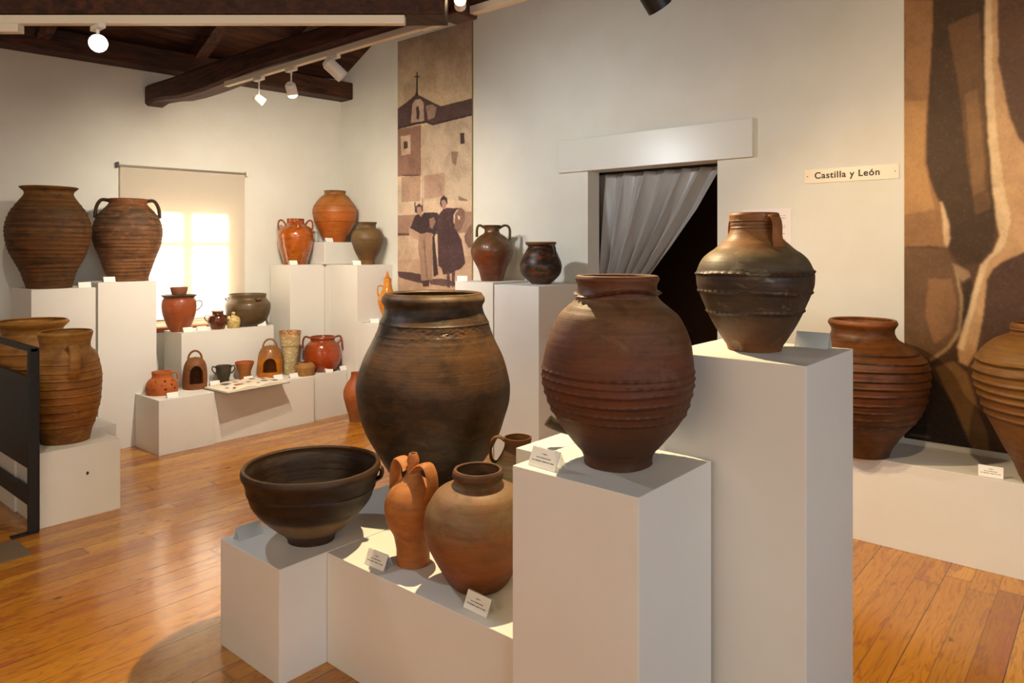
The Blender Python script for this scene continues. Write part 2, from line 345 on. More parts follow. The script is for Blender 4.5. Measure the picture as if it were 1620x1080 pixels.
BAN=[('d4c2a8', [(-0.289, 0.461), (1.384, 0.508), (1.384, -0.182), (-0.289, -0.258)]),
('c6b096', [(0.344, 0.674), (1.0, 0.688), (1.0, 0.34), (0.344, 0.346)]),
('5d4845', [(-0.047, 0.746), (0.183, 0.778), (0.247, 0.79), (0.273, 0.806), (0.3, 0.787), (0.396, 0.77), (0.6, 0.733), (1.03, 0.74), (1.03, 0.683), (0.715, 0.678), (0.491, 0.677), (0.379, 0.688), (-0.047, 0.679)]),
('c7ac96', [(0.21, 0.757), (0.247, 0.773), (0.326, 0.772), (0.37, 0.756), (0.379, 0.692), (0.192, 0.692)]),
('4a3836', [(0.265, 0.745), (0.3, 0.75), (0.317, 0.72), (0.3, 0.698), (0.273, 0.704)]),
('a88d7c', [(0.396, 0.743), (0.482, 0.746), (0.55, 0.731), (0.516, 0.698), (0.431, 0.692)]),
('3f302f', [(-0.047, 0.683), (0.344, 0.692), (0.413, 0.689), (0.491, 0.677), (1.03, 0.689), (1.03, 0.683), (0.491, 0.671), (0.405, 0.683), (0.344, 0.684), (-0.047, 0.676)]),
('3f302f', [(0.271, 0.872), (0.288, 0.871), (0.291, 0.785), (0.265, 0.786)]),
('3f302f', [(0.242, 0.859), (0.313, 0.855), (0.313, 0.85), (0.242, 0.855)]),
('94705f', [(-0.047, 0.676), (0.335, 0.679), (0.335, 0.496), (-0.047, 0.505)]),
('cdb397', [(0.042, 0.649), (0.188, 0.65), (0.188, 0.582), (0.055, 0.578)]),
('4a3836', [(0.085, 0.628), (0.145, 0.628), (0.147, 0.603), (0.091, 0.601)]),
('4a3836', [(0.848, 0.63), (0.9, 0.629), (0.903, 0.592), (0.851, 0.592)]),
('b7967f', [(0.055, 0.5), (0.326, 0.498), (0.326, 0.408), (0.055, 0.408)]),
('5a4240', [(0.065, 0.508), (0.309, 0.503), (0.309, 0.498), (0.065, 0.504)]),
('b49480', [(0.379, 0.497), (0.65, 0.501), (0.65, 0.42), (0.379, 0.412)]),
('9a7a68', [(0.731, 0.571), (0.828, 0.567), (0.796, 0.521), (0.748, 0.531)]),
('8a6c5e', [(0.82, 0.417), (0.938, 0.402), (1.0, 0.388), (1.0, 0.384), (0.844, 0.395)]),
('d2b79b', [(-0.047, 0.402), (0.616, 0.407), (1.03, 0.396), (1.03, 0.354), (0.616, 0.359), (-0.047, 0.362)]),
('a58370', [(-0.047, 0.36), (1.03, 0.362), (1.03, 0.291), (-0.047, 0.292)]),
('6f5248', [(-0.047, 0.294), (0.616, 0.298), (0.616, 0.288), (-0.047, 0.285)]),
('cdb094', [(-0.047, 0.285), (1.03, 0.291), (1.03, 0.198), (-0.047, 0.194)]),
('c0a086', [(-0.047, 0.194), (1.03, 0.215), (1.03, -0.198), (-0.047, -0.247)]),
('5a4040', [(0.0, 0.154), (0.183, 0.153), (0.344, 0.146), (0.361, 0.114), (0.202, 0.121), (0.019, 0.133)]),
('644848', [(0.448, 0.129), (0.616, 0.135), (0.796, 0.124), (0.812, 0.111), (0.616, 0.108), (0.464, 0.113)]),
('4a3636', [(0.242, 0.407), (0.255, 0.407), (0.265, 0.368), (0.247, 0.368)]),
('4a3636', [(0.353, 0.419), (0.361, 0.418), (0.361, 0.369), (0.348, 0.369)]),
('4b3a3a', [(0.259, 0.388), (0.309, 0.4), (0.353, 0.389), (0.357, 0.369), (0.265, 0.365)]),
('b08a78', [(0.277, 0.386), (0.335, 0.387), (0.348, 0.367), (0.317, 0.351), (0.282, 0.363)]),
('3c2c30', [(0.183, 0.312), (0.247, 0.354), (0.291, 0.363), (0.335, 0.351), (0.379, 0.367), (0.55, 0.364), (0.592, 0.348), (0.559, 0.302), (0.516, 0.28), (0.482, 0.294), (0.335, 0.292), (0.228, 0.304)]),
('8f6c5e', [(0.448, 0.343), (0.507, 0.349), (0.532, 0.333), (0.491, 0.307), (0.456, 0.312)]),
('c09c86', [(0.165, 0.312), (0.21, 0.309), (0.344, 0.288), (0.326, 0.267), (0.228, 0.275), (0.165, 0.291)]),
('a4846f', [(0.309, 0.286), (0.413, 0.296), (0.482, 0.292), (0.507, 0.256), (0.482, 0.127), (0.335, 0.125), (0.317, 0.2), (0.291, 0.24)]),
('8a6b5b', [(0.361, 0.267), (0.387, 0.267), (0.431, 0.133), (0.405, 0.133)]),
('3c2c30', [(0.491, 0.285), (0.516, 0.285), (0.567, 0.148), (0.507, 0.138), (0.491, 0.223)]),
('4a3636', [(0.344, 0.123), (0.456, 0.129), (0.439, 0.104), (0.361, 0.103)]),
('3a2a2c', [(0.588, 0.394), (0.6, 0.414), (0.641, 0.422), (0.683, 0.413), (0.69, 0.395), (0.658, 0.383), (0.609, 0.381)]),
('b08a78', [(0.606, 0.403), (0.65, 0.408), (0.675, 0.396), (0.666, 0.376), (0.624, 0.372)]),
('a98574', [(0.571, 0.465), (0.584, 0.465), (0.633, 0.42), (0.624, 0.418)]),
('4a3336', [(0.55, 0.338), (0.592, 0.363), (0.633, 0.374), (0.69, 0.379), (0.844, 0.375), (0.796, 0.331), (0.812, 0.296), (0.868, 0.266), (0.915, 0.189), (0.86, 0.171), (0.796, 0.163), (0.748, 0.154), (0.633, 0.148), (0.609, 0.17), (0.567, 0.179), (0.559, 0.245)]),
('856658', [(0.772, 0.342), (0.796, 0.367), (0.86, 0.377), (0.907, 0.366), (0.907, 0.334), (0.868, 0.304), (0.828, 0.296), (0.78, 0.305)]),
('d0b09a', [(0.764, 0.327), (0.764, 0.353), (0.804, 0.37), (0.836, 0.371), (0.788, 0.357), (0.776, 0.323)]),
('e0c4ae', [(0.82, 0.352), (0.851, 0.345), (0.844, 0.335), (0.82, 0.339)]),
('5a4242', [(0.683, 0.157), (0.715, 0.156), (0.724, 0.103), (0.675, 0.107)]),
('5a4242', [(0.74, 0.156), (0.788, 0.16), (0.772, 0.11), (0.748, 0.104)]),
('7c5e54', [(0.9, 0.279), (0.954, 0.312), (1.03, 0.325), (1.03, 0.249), (0.954, 0.24), (0.907, 0.262)])]
MUR=[('9c7147', [(0.0, 0.844), (0.077, 0.833), (0.075, 0.762), (0.065, 0.656), (0.059, 0.572), (0.06, 0.522), (0.072, 0.488), (0.095, 0.454), (0.101, 0.416), (0.11, 0.374), (0.114, 0.366), (0.065, 0.371), (0.0, 0.368)]),
('b88a54', [(0.0, 0.649), (0.06, 0.644), (0.055, 0.572), (0.055, 0.522), (0.065, 0.488), (0.082, 0.44), (0.0, 0.429)]),
('473018', [(0.079, 0.833), (0.204, 0.815), (0.204, 0.712), (0.211, 0.585), (0.223, 0.471), (0.233, 0.414), (0.223, 0.368), (0.192, 0.339), (0.146, 0.333), (0.121, 0.362), (0.119, 0.39), (0.105, 0.433), (0.089, 0.458), (0.065, 0.5), (0.06, 0.548), (0.067, 0.644)]),
('6b4a28', [(0.114, 0.781), (0.192, 0.794), (0.2, 0.678), (0.211, 0.528), (0.219, 0.437), (0.184, 0.426), (0.162, 0.531), (0.146, 0.649)]),
('8a653d', [(0.158, 0.647), (0.189, 0.656), (0.202, 0.552), (0.207, 0.471), (0.177, 0.461), (0.168, 0.554)]),
('caa071', [(0.206, 0.884), (0.232, 0.879), (0.237, 0.697), (0.252, 0.639), (0.266, 0.593), (0.284, 0.558), (0.324, 0.523), (0.324, 0.368), (0.295, 0.359), (0.252, 0.343), (0.225, 0.329), (0.211, 0.311), (0.207, 0.277), (0.196, 0.219), (0.186, 0.182), (0.165, 0.15), (0.143, 0.156), (0.136, 0.183), (0.162, 0.241), (0.182, 0.299), (0.194, 0.334), (0.223, 0.357), (0.24, 0.388), (0.232, 0.425), (0.223, 0.482), (0.211, 0.585), (0.204, 0.7)]),
('e6c799', [(0.206, 0.884), (0.219, 0.881), (0.223, 0.699), (0.232, 0.584), (0.252, 0.47), (0.266, 0.413), (0.252, 0.368), (0.217, 0.343), (0.196, 0.299), (0.174, 0.235), (0.152, 0.175), (0.14, 0.181), (0.163, 0.241), (0.183, 0.299), (0.196, 0.334), (0.224, 0.357), (0.242, 0.388), (0.233, 0.425), (0.224, 0.482), (0.212, 0.585), (0.206, 0.7)]),
('5f3f29', [(0.233, 0.879), (0.483, 0.838), (0.483, 0.43), (0.351, 0.477), (0.287, 0.56), (0.27, 0.595), (0.255, 0.639), (0.24, 0.697)]),
('553a2c', [(0.212, 0.309), (0.228, 0.327), (0.255, 0.342), (0.298, 0.358), (0.351, 0.375), (0.483, 0.41), (0.483, 0.107), (0.207, 0.082), (0.189, 0.182), (0.198, 0.219), (0.211, 0.277)]),
('6e4f33', [(0.0, 0.367), (0.114, 0.364), (0.134, 0.327), (0.146, 0.275), (0.14, 0.216), (0.114, 0.182), (0.074, 0.156), (0.032, 0.163), (0.0, 0.166)]),
('8c6440', [(0.065, 0.309), (0.124, 0.309), (0.136, 0.263), (0.127, 0.216), (0.082, 0.184), (0.057, 0.236)]),
('a88a62', [(0.129, 0.333), (0.136, 0.329), (0.152, 0.275), (0.147, 0.211), (0.114, 0.176), (0.072, 0.151), (0.069, 0.156), (0.111, 0.182), (0.14, 0.216), (0.145, 0.275)]),
('3b2818', [(0.152, 0.299), (0.17, 0.308), (0.18, 0.299), (0.162, 0.243), (0.136, 0.187), (0.114, 0.173), (0.146, 0.205), (0.154, 0.264)]),
('9a7c5a', [(0.122, 0.34), (0.165, 0.324), (0.171, 0.314), (0.149, 0.303), (0.136, 0.321)]),
('e0bd92', [(0.095, 0.454), (0.101, 0.449), (0.116, 0.416), (0.121, 0.382), (0.114, 0.367), (0.106, 0.375), (0.1, 0.416)]),
('4a3018', [(0.069, 0.152), (0.14, 0.181), (0.143, 0.156), (0.165, 0.148), (0.207, 0.128), (0.483, 0.107), (0.483, -0.06), (0.0, -0.132), (0.0, 0.161), (0.032, 0.161)]),
('7d5a30', [(0.082, 0.142), (0.13, 0.157), (0.162, 0.136), (0.207, 0.036), (0.223, -0.03), (0.177, -0.013), (0.13, 0.075)]),
('24160c', [(0.0, 0.161), (0.04, 0.156), (0.114, 0.097), (0.184, -0.012), (0.0, -0.059)]),  # dark print corner with the jar's cast shadow painted into it
('8d7858', [(0.017, 0.009), (0.065, 0.009), (0.108, 0.009), (0.108, 0.008), (0.065, 0.008), (0.017, 0.008)])]
POTS={'tinaja':((2.189, 2.324, 0.4), 46.7, [(0.1255, 0.0), (0.1451, 0.042), (0.1702, 0.0841), (0.2302, 0.1739), (0.2678, 0.2356), (0.3027, 0.3058), (0.3314, 0.3939), (0.3398, 0.4742), (0.3334, 0.5275), (0.3069, 0.6145), (0.272, 0.6875), (0.2525, 0.7296), (0.2371, 0.7773), (0.2204, 0.8138), (0.2148, 0.8446), (0.2246, 0.8643), (0.2246, 0.8811), (0.2148, 0.8951)], []),
'bowl':((1.573, 2.342, 0.4), 56.1, [(0.0879, 0.0), (0.0902, 0.0118), (0.1041, 0.031), (0.1342, 0.055), (0.1851, 0.103), (0.2198, 0.1463), (0.2313, 0.1775), (0.2383, 0.2039), (0.2452, 0.2352), (0.2568, 0.2616), (0.2545, 0.2784)], [(-45.9, 0.0324, 0.0162, [(0.2429, 0.2568), (0.2591, 0.2616), (0.2637, 0.2472), (0.2591, 0.228), (0.2406, 0.2184)])]),
'botijo':((1.683, 1.892, 0.4), 48.3, [(0.0582, 0.0), (0.0582, 0.0467), (0.0626, 0.0755), (0.0692, 0.1021), (0.0901, 0.142), (0.101, 0.1953), (0.0945, 0.2307), (0.0769, 0.2596), (0.0527, 0.2817), (0.0329, 0.2973), (0.0242, 0.3128), (0.0198, 0.3305), (0.0187, 0.3416), (0.0211, 0.3549), (0.0176, 0.3704), (0.0132, 0.3804)], [(90.3, 0.0527, 0.011, [(0.0154, 0.3217), (0.0395, 0.346), (0.0703, 0.3527), (0.0879, 0.3305), (0.0945, 0.2928), (0.0879, 0.2463)]), (-89.7, 0.0527, 0.011, [(0.0154, 0.3217), (0.0395, 0.346), (0.0703, 0.3527), (0.0901, 0.3305), (0.0988, 0.2928), (0.0901, 0.244)])]),
'frontjar':((1.715, 1.609, 0.4), 43.2, [(0.0871, 0.0), (0.1017, 0.0158), (0.1141, 0.0372), (0.1411, 0.0873), (0.166, 0.1373), (0.1753, 0.1716), (0.1784, 0.2028), (0.1732, 0.2381), (0.1618, 0.263), (0.1411, 0.2962), (0.1203, 0.3128), (0.0954, 0.3232), (0.083, 0.3295), (0.0799, 0.3419), (0.083, 0.3544), (0.084, 0.3668), (0.0799, 0.3731)], []),
'jug':((2.183, 1.833, 0.4), 40.0, [(0.0958, 0.0), (0.1134, 0.0366), (0.1411, 0.087), (0.1461, 0.1374), (0.1361, 0.1828), (0.1109, 0.2231), (0.0781, 0.2584), (0.0567, 0.2987), (0.0517, 0.3214), (0.0542, 0.3365), (0.0554, 0.3466)], [(130.0, 0.0227, 0.0126, [(0.0504, 0.334), (0.0756, 0.3491), (0.1008, 0.3365), (0.1084, 0.2962), (0.1033, 0.2584), (0.0832, 0.2432)])]),
'midjar':((1.719, 1.077, 0.9), 32.1, [(0.0948, 0.0), (0.0948, 0.0162), (0.1018, 0.0339), (0.1194, 0.0552), (0.158, 0.1031), (0.1826, 0.1386), (0.1949, 0.1617), (0.2063, 0.1972), (0.2115, 0.2238), (0.2124, 0.2451), (0.2089, 0.2859), (0.1975, 0.3445), (0.172, 0.4048), (0.1475, 0.4314), (0.1264, 0.4492), (0.1141, 0.4634), (0.1141, 0.474), (0.1115, 0.4847), (0.1106, 0.4953), (0.1141, 0.5059), (0.1176, 0.513), (0.1159, 0.5184)], []),
'talljar':((2.152, 0.859, 1.19), 21.8, [(0.0781, 0.0), (0.0827, 0.015), (0.0937, 0.0325), (0.125, 0.0868), (0.1489, 0.14), (0.1682, 0.1885), (0.1719, 0.211), (0.1719, 0.2324), (0.1654, 0.2537), (0.1544, 0.2751), (0.1379, 0.2925), (0.1158, 0.3081), (0.0993, 0.3236), (0.0864, 0.3352), (0.0763, 0.3508), (0.0699, 0.3702), (0.0699, 0.3857), (0.0726, 0.3993), (0.0744, 0.409), (0.0726, 0.4138)], [(-118.2, 0.0368, 0.0129, [(0.068, 0.3935), (0.0827, 0.4051), (0.0956, 0.3954), (0.1011, 0.3721), (0.1011, 0.343), (0.1103, 0.3119)]), (61.8, 0.0368, 0.0129, [(0.068, 0.3935), (0.0827, 0.4051), (0.0956, 0.3954), (0.1011, 0.3721), (0.1011, 0.343), (0.1103, 0.3119)])]),
'rightjar':((4.013, 1.028, 0.435), 14.4, [(0.1241, 0.0), (0.1359, 0.0355), (0.1595, 0.075), (0.1802, 0.1079), (0.2481, 0.2016), (0.2865, 0.2822), (0.3087, 0.3756), (0.3101, 0.4335), (0.3013, 0.4828), (0.2717, 0.5256), (0.2304, 0.5552), (0.195, 0.5782), (0.1654, 0.5979), (0.1506, 0.6243), (0.1506, 0.6473), (0.1595, 0.6637), (0.1669, 0.6769), (0.1625, 0.69)], []),
'farright':((4.011, 0.26, 0.435), 3.7, [(0.0821, 0.0), (0.1004, 0.0344), (0.1232, 0.0899), (0.1642, 0.1608), (0.2053, 0.2479), (0.2372, 0.3276), (0.2646, 0.4045), (0.276, 0.4614), (0.2783, 0.5041), (0.2691, 0.5468), (0.2532, 0.5895), (0.2235, 0.6237), (0.187, 0.6522), (0.1505, 0.6693), (0.1323, 0.6806), (0.13, 0.6977), (0.1346, 0.7091), (0.13, 0.7205)], []),
'jarA':((1.729, 5.8, 1.22), 73.4, [(0.1395, 0.0), (0.1489, 0.0375), (0.1696, 0.1161), (0.2172, 0.2126), (0.2488, 0.298), (0.2639, 0.4085), (0.2356, 0.527), (0.1923, 0.5989), (0.1546, 0.6528), (0.1527, 0.6798), (0.1696, 0.6977), (0.181, 0.7089)], []),
'jarB':((2.283, 5.86, 1.25), 68.7, [(0.1424, 0.0), (0.1467, 0.0345), (0.164, 0.0884), (0.1942, 0.1834), (0.2287, 0.2696), (0.2442, 0.3553), (0.2395, 0.4165), (0.2114, 0.4949), (0.1769, 0.5439), (0.1424, 0.5831), (0.1338, 0.6027), (0.1402, 0.6272)], [(-21.3, 0.0518, 0.0259, [(0.1295, 0.6174), (0.1726, 0.6223), (0.1985, 0.5978), (0.2158, 0.5488), (0.2201, 0.4851)]), (158.7, 0.0518, 0.0259, [(0.1295, 0.6174), (0.1726, 0.6223), (0.1985, 0.5978), (0.2158, 0.5488), (0.2201, 0.4851)])]),
'ochre1':((1.457, 4.61, 0.4), 72.5, [(0.123, 0.0), (0.1353, 0.0523), (0.1507, 0.0958), (0.166, 0.1683), (0.1783, 0.2408), (0.1845, 0.3496), (0.1752, 0.4221), (0.1599, 0.4946), (0.1322, 0.5236), (0.1261, 0.549), (0.1291, 0.5744), (0.1353, 0.6034), (0.1384, 0.6179), (0.1322, 0.6251)], [(-95.5, 0.0523, 0.0184, [(0.1291, 0.5345), (0.1722, 0.5562), (0.2091, 0.5381), (0.2244, 0.4874), (0.2152, 0.4221), (0.1722, 0.3714)])]),
'ochre2':((1.485, 5.285, 0.4), 74.3, [(0.1407, 0.0), (0.1608, 0.0638), (0.201, 0.1848), (0.221, 0.3057), (0.2277, 0.3864), (0.221, 0.467), (0.1943, 0.5194), (0.1675, 0.5557), (0.1675, 0.588), (0.1876, 0.6121), (0.201, 0.6283), (0.1909, 0.6404)], []),
'ochre3':((1.376, 5.721, 0.4), 76.5, [(0.1021, 0.0), (0.143, 0.1446), (0.1634, 0.2709), (0.1634, 0.3761), (0.143, 0.4603), (0.1226, 0.5024), (0.1089, 0.5402), (0.1192, 0.5613), (0.1158, 0.5739)], []),
'perforated':((2.404, 5.548, 0.4), 66.6, [(0.1099, 0.0), (0.1121, 0.0486), (0.1056, 0.0774), (0.0905, 0.1043), (0.0733, 0.1182), (0.0677, 0.135), (0.069, 0.1494), (0.0711, 0.1638)], [(-23.4, 0.0216, 0.0129, [(0.0647, 0.1542), (0.0949, 0.1542), (0.1078, 0.1302), (0.1078, 0.0966)])]),
'cup':((2.923, 5.602, 0.4), 62.4, [(0.0399, 0.0), (0.048, 0.043), (0.0577, 0.0793), (0.0591, 0.1052), (0.0615, 0.1259), (0.0639, 0.1389)], [(-27.6, 0.0144, 0.0096, [(0.0577, 0.1259), (0.0817, 0.1363), (0.0841, 0.1052), (0.0577, 0.0741)]), (152.4, 0.0144, 0.0096, [(0.0577, 0.1259), (0.0817, 0.1363), (0.0841, 0.1052), (0.0577, 0.0741)])]),
'flared':((3.108, 5.602, 0.4), 61.0, [(0.0398, 0.0), (0.0472, 0.0549), (0.0646, 0.108), (0.0755, 0.1345), (0.0765, 0.1472)], []),
'cylinder':((3.507, 5.55, 0.4), 57.7, [(0.0503, 0.0), (0.0582, 0.091), (0.0667, 0.1742), (0.0741, 0.2463), (0.081, 0.2518), (0.0863, 0.3128), (0.0916, 0.3516), (0.0932, 0.3738)], []),
'squat':((3.557, 5.399, 0.4), 56.6, [(0.0738, 0.0), (0.0844, 0.0568), (0.0844, 0.0787), (0.0686, 0.1034), (0.0501, 0.1117)], []),
'redpot':((3.8, 5.491, 0.4), 55.3, [(0.1103, 0.0), (0.1379, 0.0327), (0.16, 0.0898), (0.1616, 0.1355), (0.1545, 0.1925), (0.1379, 0.2382), (0.1103, 0.2639), (0.1048, 0.2781), (0.1159, 0.2953), (0.1131, 0.3038)], [(-34.7, 0.0276, 0.0166, [(0.1048, 0.2953), (0.149, 0.3067), (0.1683, 0.2724), (0.171, 0.2039)]), (145.3, 0.0276, 0.0166, [(0.1048, 0.2953), (0.149, 0.3067), (0.1683, 0.2724), (0.171, 0.2039)])]),
'cappot':((2.685, 5.875, 0.823), 65.4, [(0.0657, 0.0), (0.0845, 0.0298), (0.1056, 0.0816), (0.1267, 0.1458), (0.1328, 0.211), (0.1267, 0.2524), (0.115, 0.2731), (0.122, 0.2783), (0.1244, 0.2887), (0.122, 0.2938)], [(-24.6, 0.0141, 0.0094, [(0.1174, 0.2369), (0.1549, 0.2447), (0.1737, 0.2265), (0.1643, 0.1955), (0.1314, 0.1644)])]),
'smallbrown':((2.97, 5.791, 0.823), 62.8, [(0.0531, 0.0), (0.064, 0.0278), (0.0802, 0.0598), (0.0763, 0.0917), (0.0664, 0.113), (0.0492, 0.121), (0.0458, 0.1343), (0.0482, 0.1476)], [(-27.2, 0.0098, 0.0079, [(0.064, 0.113), (0.0886, 0.1156), (0.1033, 0.097), (0.0836, 0.0651)]), (152.8, 0.0098, 0.0079, [(0.064, 0.113), (0.0886, 0.1156), (0.1033, 0.097), (0.0836, 0.0651)])]),
'speckled':((3.098, 5.767, 0.823), 61.8, [(0.0467, 0.0), (0.0538, 0.0298), (0.0573, 0.0568), (0.0513, 0.0837), (0.0352, 0.0999), (0.0151, 0.108)], []),
'graypot':((3.281, 5.86, 0.823), 60.8, [(0.1149, 0.0), (0.1541, 0.0364), (0.1776, 0.0865), (0.1881, 0.1311), (0.1918, 0.1606), (0.1855, 0.198), (0.1646, 0.2258), (0.1541, 0.2425), (0.1567, 0.2648), (0.1594, 0.2759)], []),
'glossy':((3.752, 5.848, 1.352), 57.3, [(0.1041, 0.0), (0.1277, 0.0833), (0.1497, 0.1598), (0.1604, 0.2597), (0.1519, 0.3068), (0.1322, 0.342), (0.0957, 0.3656), (0.0788, 0.3832), (0.076, 0.4067), (0.0788, 0.4214)], [(-32.7, 0.0281, 0.0169, [(0.09, 0.3714), (0.1182, 0.4067), (0.1463, 0.4008), (0.1548, 0.3597), (0.1463, 0.3185)]), (147.3, 0.0281, 0.0169, [(0.09, 0.3714), (0.1182, 0.4067), (0.1463, 0.4008), (0.1548, 0.3597), (0.1463, 0.3185)]), (-112.7, 0.0281, 0.0169, [(0.0732, 0.3949), (0.1069, 0.4067), (0.1351, 0.3832), (0.1463, 0.3303)])]),
'darkcorner':((4.16, 5.308, 1.352), 51.9, [(0.067, 0.0), (0.0716, 0.0428), (0.1031, 0.0983), (0.1289, 0.1597), (0.1501, 0.2357), (0.1421, 0.2824), (0.1203, 0.3116), (0.0859, 0.335), (0.079, 0.3584), (0.0848, 0.3759), (0.0894, 0.3876)], []),
'bigorange':((4.148, 5.792, 1.56), 54.4, [(0.0926, 0.0), (0.1187, 0.0562), (0.1602, 0.1259), (0.1947, 0.1968), (0.2095, 0.2763), (0.2047, 0.3252), (0.181, 0.3717), (0.1329, 0.4352), (0.1009, 0.4597), (0.0997, 0.478), (0.1039, 0.4927)], []),
'orangejug':((4.145, 5.002, 0.84), 50.4, [(0.0334, 0.0), (0.0502, 0.0658), (0.078, 0.1451), (0.0853, 0.1903), (0.0753, 0.2356), (0.0557, 0.2695), (0.0418, 0.3035), (0.0351, 0.3488), (0.0351, 0.3771), (0.0323, 0.3884)], [(140.4, 0.0167, 0.0111, [(0.0334, 0.3205), (0.0725, 0.3261), (0.0864, 0.3035), (0.0836, 0.2526), (0.0725, 0.2243)])]),
'floorjar':((3.85, 5.08, 0), 52.8, [(0.0511, 0.0), (0.0591, 0.0577), (0.0833, 0.1403), (0.1022, 0.2229), (0.0968, 0.2779), (0.0753, 0.3275), (0.0457, 0.366), (0.035, 0.399), (0.0376, 0.421)], []),
'twohandle':((4.099, 3.7, 1.25), 42.1, [(0.0844, 0.0), (0.1059, 0.0841), (0.1317, 0.1377), (0.1561, 0.188), (0.1644, 0.2354), (0.1537, 0.2793), (0.1268, 0.3198), (0.0878, 0.3525), (0.061, 0.372), (0.0585, 0.4062), (0.0683, 0.4257)], [(-47.9, 0.039, 0.0195, [(0.0537, 0.4062), (0.0927, 0.4257), (0.122, 0.4208), (0.1366, 0.3915), (0.1366, 0.3134)]), (132.1, 0.039, 0.0195, [(0.0537, 0.4062), (0.0878, 0.4257), (0.1073, 0.4208), (0.1171, 0.3915), (0.1171, 0.3379)])]),
'blackround':((3.97, 3.119, 1.25), 38.2, [(0.0669, 0.0), (0.107, 0.0359), (0.1337, 0.0671), (0.1471, 0.1095), (0.1426, 0.1519), (0.127, 0.192), (0.1137, 0.2246), (0.0936, 0.2545), (0.0914, 0.2656), (0.107, 0.2768), (0.1114, 0.2924)], [(-101.8, 0.0223, 0.0178, [(0.107, 0.2723), (0.1337, 0.2678), (0.1471, 0.2366), (0.1426, 0.1965)])])}


# ================================================================ THE ROOM
XW = 4.37; A6 = radians(6)
def roofz(y): return 3.10+(6.0-y)*.52 if y > 1.2 else 3.10+4.8*.52-(1.2-y)*.52
bm = bmesh.new(); bx(bm, -2.7, XW, -3.6, 7.0, -.1, 0); bx(bm, XW, 6.2, 1.5, 4.2, -.1, 0); mk('floor', bm, M_FLOOR, kind='structure')
# right wall with the doorway
def seg_pts(y0, y1, z0=0):
    p = [(y0, z0), (y1, z0), (y1, roofz(y1)+.1)]
    if y0 < 1.2 < y1: p.append((1.2, roofz(1.2)+.1))
    p.append((y0, roofz(y0)+.1)); return p
bm = bmesh.new()
prism(bm, seg_pts(2.994, 6.35), 'x', XW, XW+.15); prism(bm, seg_pts(1.986, 2.994, 2.07), 'x', XW, XW+.15); prism(bm, seg_pts(-3.6, 1.986), 'x', XW, XW+.15)
mk('wall_right', bm, M_WALL, kind='structure')
# window wall: origin at the room corner, local +x runs left along the wall, local +y goes outward
WM = Matrix.Translation((XW, 6.0, 0)) @ Matrix.Rotation(pi-A6, 4, 'Z') @ Matrix.Scale(-1, 4, (0, 1, 0))
def wbox(bm, x0, x1, y0, y1, z0, z1, bev=0): return bx(bm, x0, x1, y0, y1, z0, z1, bev, WM)
WX0, WX1, WZ0, WZ1 = 1.10, 1.87, .83, 1.88
bm = bmesh.new()
wbox(bm, -.2, WX0, 0, .42, 0, 3.3); wbox(bm, WX1, 7.3, 0, .42, 0, 3.3); wbox(bm, WX0, WX1, 0, .42, 0, WZ0); wbox(bm, WX0, WX1, 0, .42, WZ1, 3.3)
mk('wall_window', bm, M_WALL, kind='structure')
bm = bmesh.new(); bx(bm, -2.75, -2.6, -3.6, 7.0, 0, 4.2); mk('wall_left', bm, M_WALL, kind='structure')
bm = bmesh.new(); bx(bm, -2.6, XW+.15, -3.75, -3.6, 0, 4.2); mk('wall_back', bm, M_WALL, kind='structure')
# roof: boards, rafters, wall plate, beams
bm = bmesh.new()
for ya, yb in ((6.75, 1.2), (1.2, -3.75)):
    za, zb = roofz(ya)+.10, roofz(yb)+.10
    v = [bm.verts.new(p) for p in ((-2.75, ya, za), (XW+.15, ya, za), (XW+.15, yb, zb), (-2.75, yb, zb), (-2.75, ya, za+.08), (XW+.15, ya, za+.08), (XW+.15, yb, zb+.08), (-2.75, yb, zb+.08))]
    for f in ((0, 1, 2, 3), (7, 6, 5, 4), (0, 4, 5, 1), (1, 5, 6, 2), (2, 6, 7, 3), (3, 7, 4, 0)): bm.faces.new([v[i] for i in f])
mk('ceiling', bm, M_BOARD, kind='structure')
for x, lab in ((.85, 'dark rafter farthest left, above the glaring spotlight'), (1.72, 'dark rafter slanting up left of the long tie beam'), (2.85, 'dark rafter above the small white spotlights, right of the tie beam'), (3.55, 'dark rafter nearest the right wall, above the corner pots')):
    bm = bmesh.new()
    for ya, yb in ((6.10, 1.2), (1.2, -3.6)):
        prism(bm, [(ya, roofz(ya)-.02), (yb, roofz(yb)-.02), (yb, roofz(yb)+.11), (ya, roofz(ya)+.11)], 'x', x, x+.10)
    tag(mk('roof_rafter', bm, M_BEAM), lab, 'rafter', 'rafters under the roof boards')
bm = bmesh.new(); wbox(bm, -.02, 7.2, -.20, .0, 2.975, 3.14, .012); o = mk('wall_plate_beam', bm, M_BEAMX); tag(o, 'dark timber wall plate running along the top of the window wall', 'beam')
# tie beam, tapering and slightly irregular
bm = bmesh.new(); N = 40; rows = []
for k in range(N+1):
    y = 6.28-(6.28+3.5)*k/N; zt = 2.86-.10*min(1, (6.28-y)/3.4)+.012*noise.noise(Vector((y*1.7, 3, 1))); zb = 2.645+.06*exp(-((y-6.02)/.35)**2)+.010*noise.noise(Vector((y*1.3, 8, 2)))
    sk = .15*max(0, (y-3.9)/2.4); xa = 2.40+sk+.012*noise.noise(Vector((y*1.2, 5, 5))); xb = 2.56+sk
    rows.append([bm.verts.new(p) for p in ((xa, y, zb+.02), (xa+.02, y, zb), (xb-.02, y, zb), (xb, y, zb+.02), (xb, y, zt-.02), (xb-.02, y, zt), (xa+.02, y, zt), (xa, y, zt-.02))])
for k in range(N):
    for i in range(8): bm.faces.new((rows[k][i], rows[k][(i+1) % 8], rows[k+1][(i+1) % 8], rows[k+1][i]))
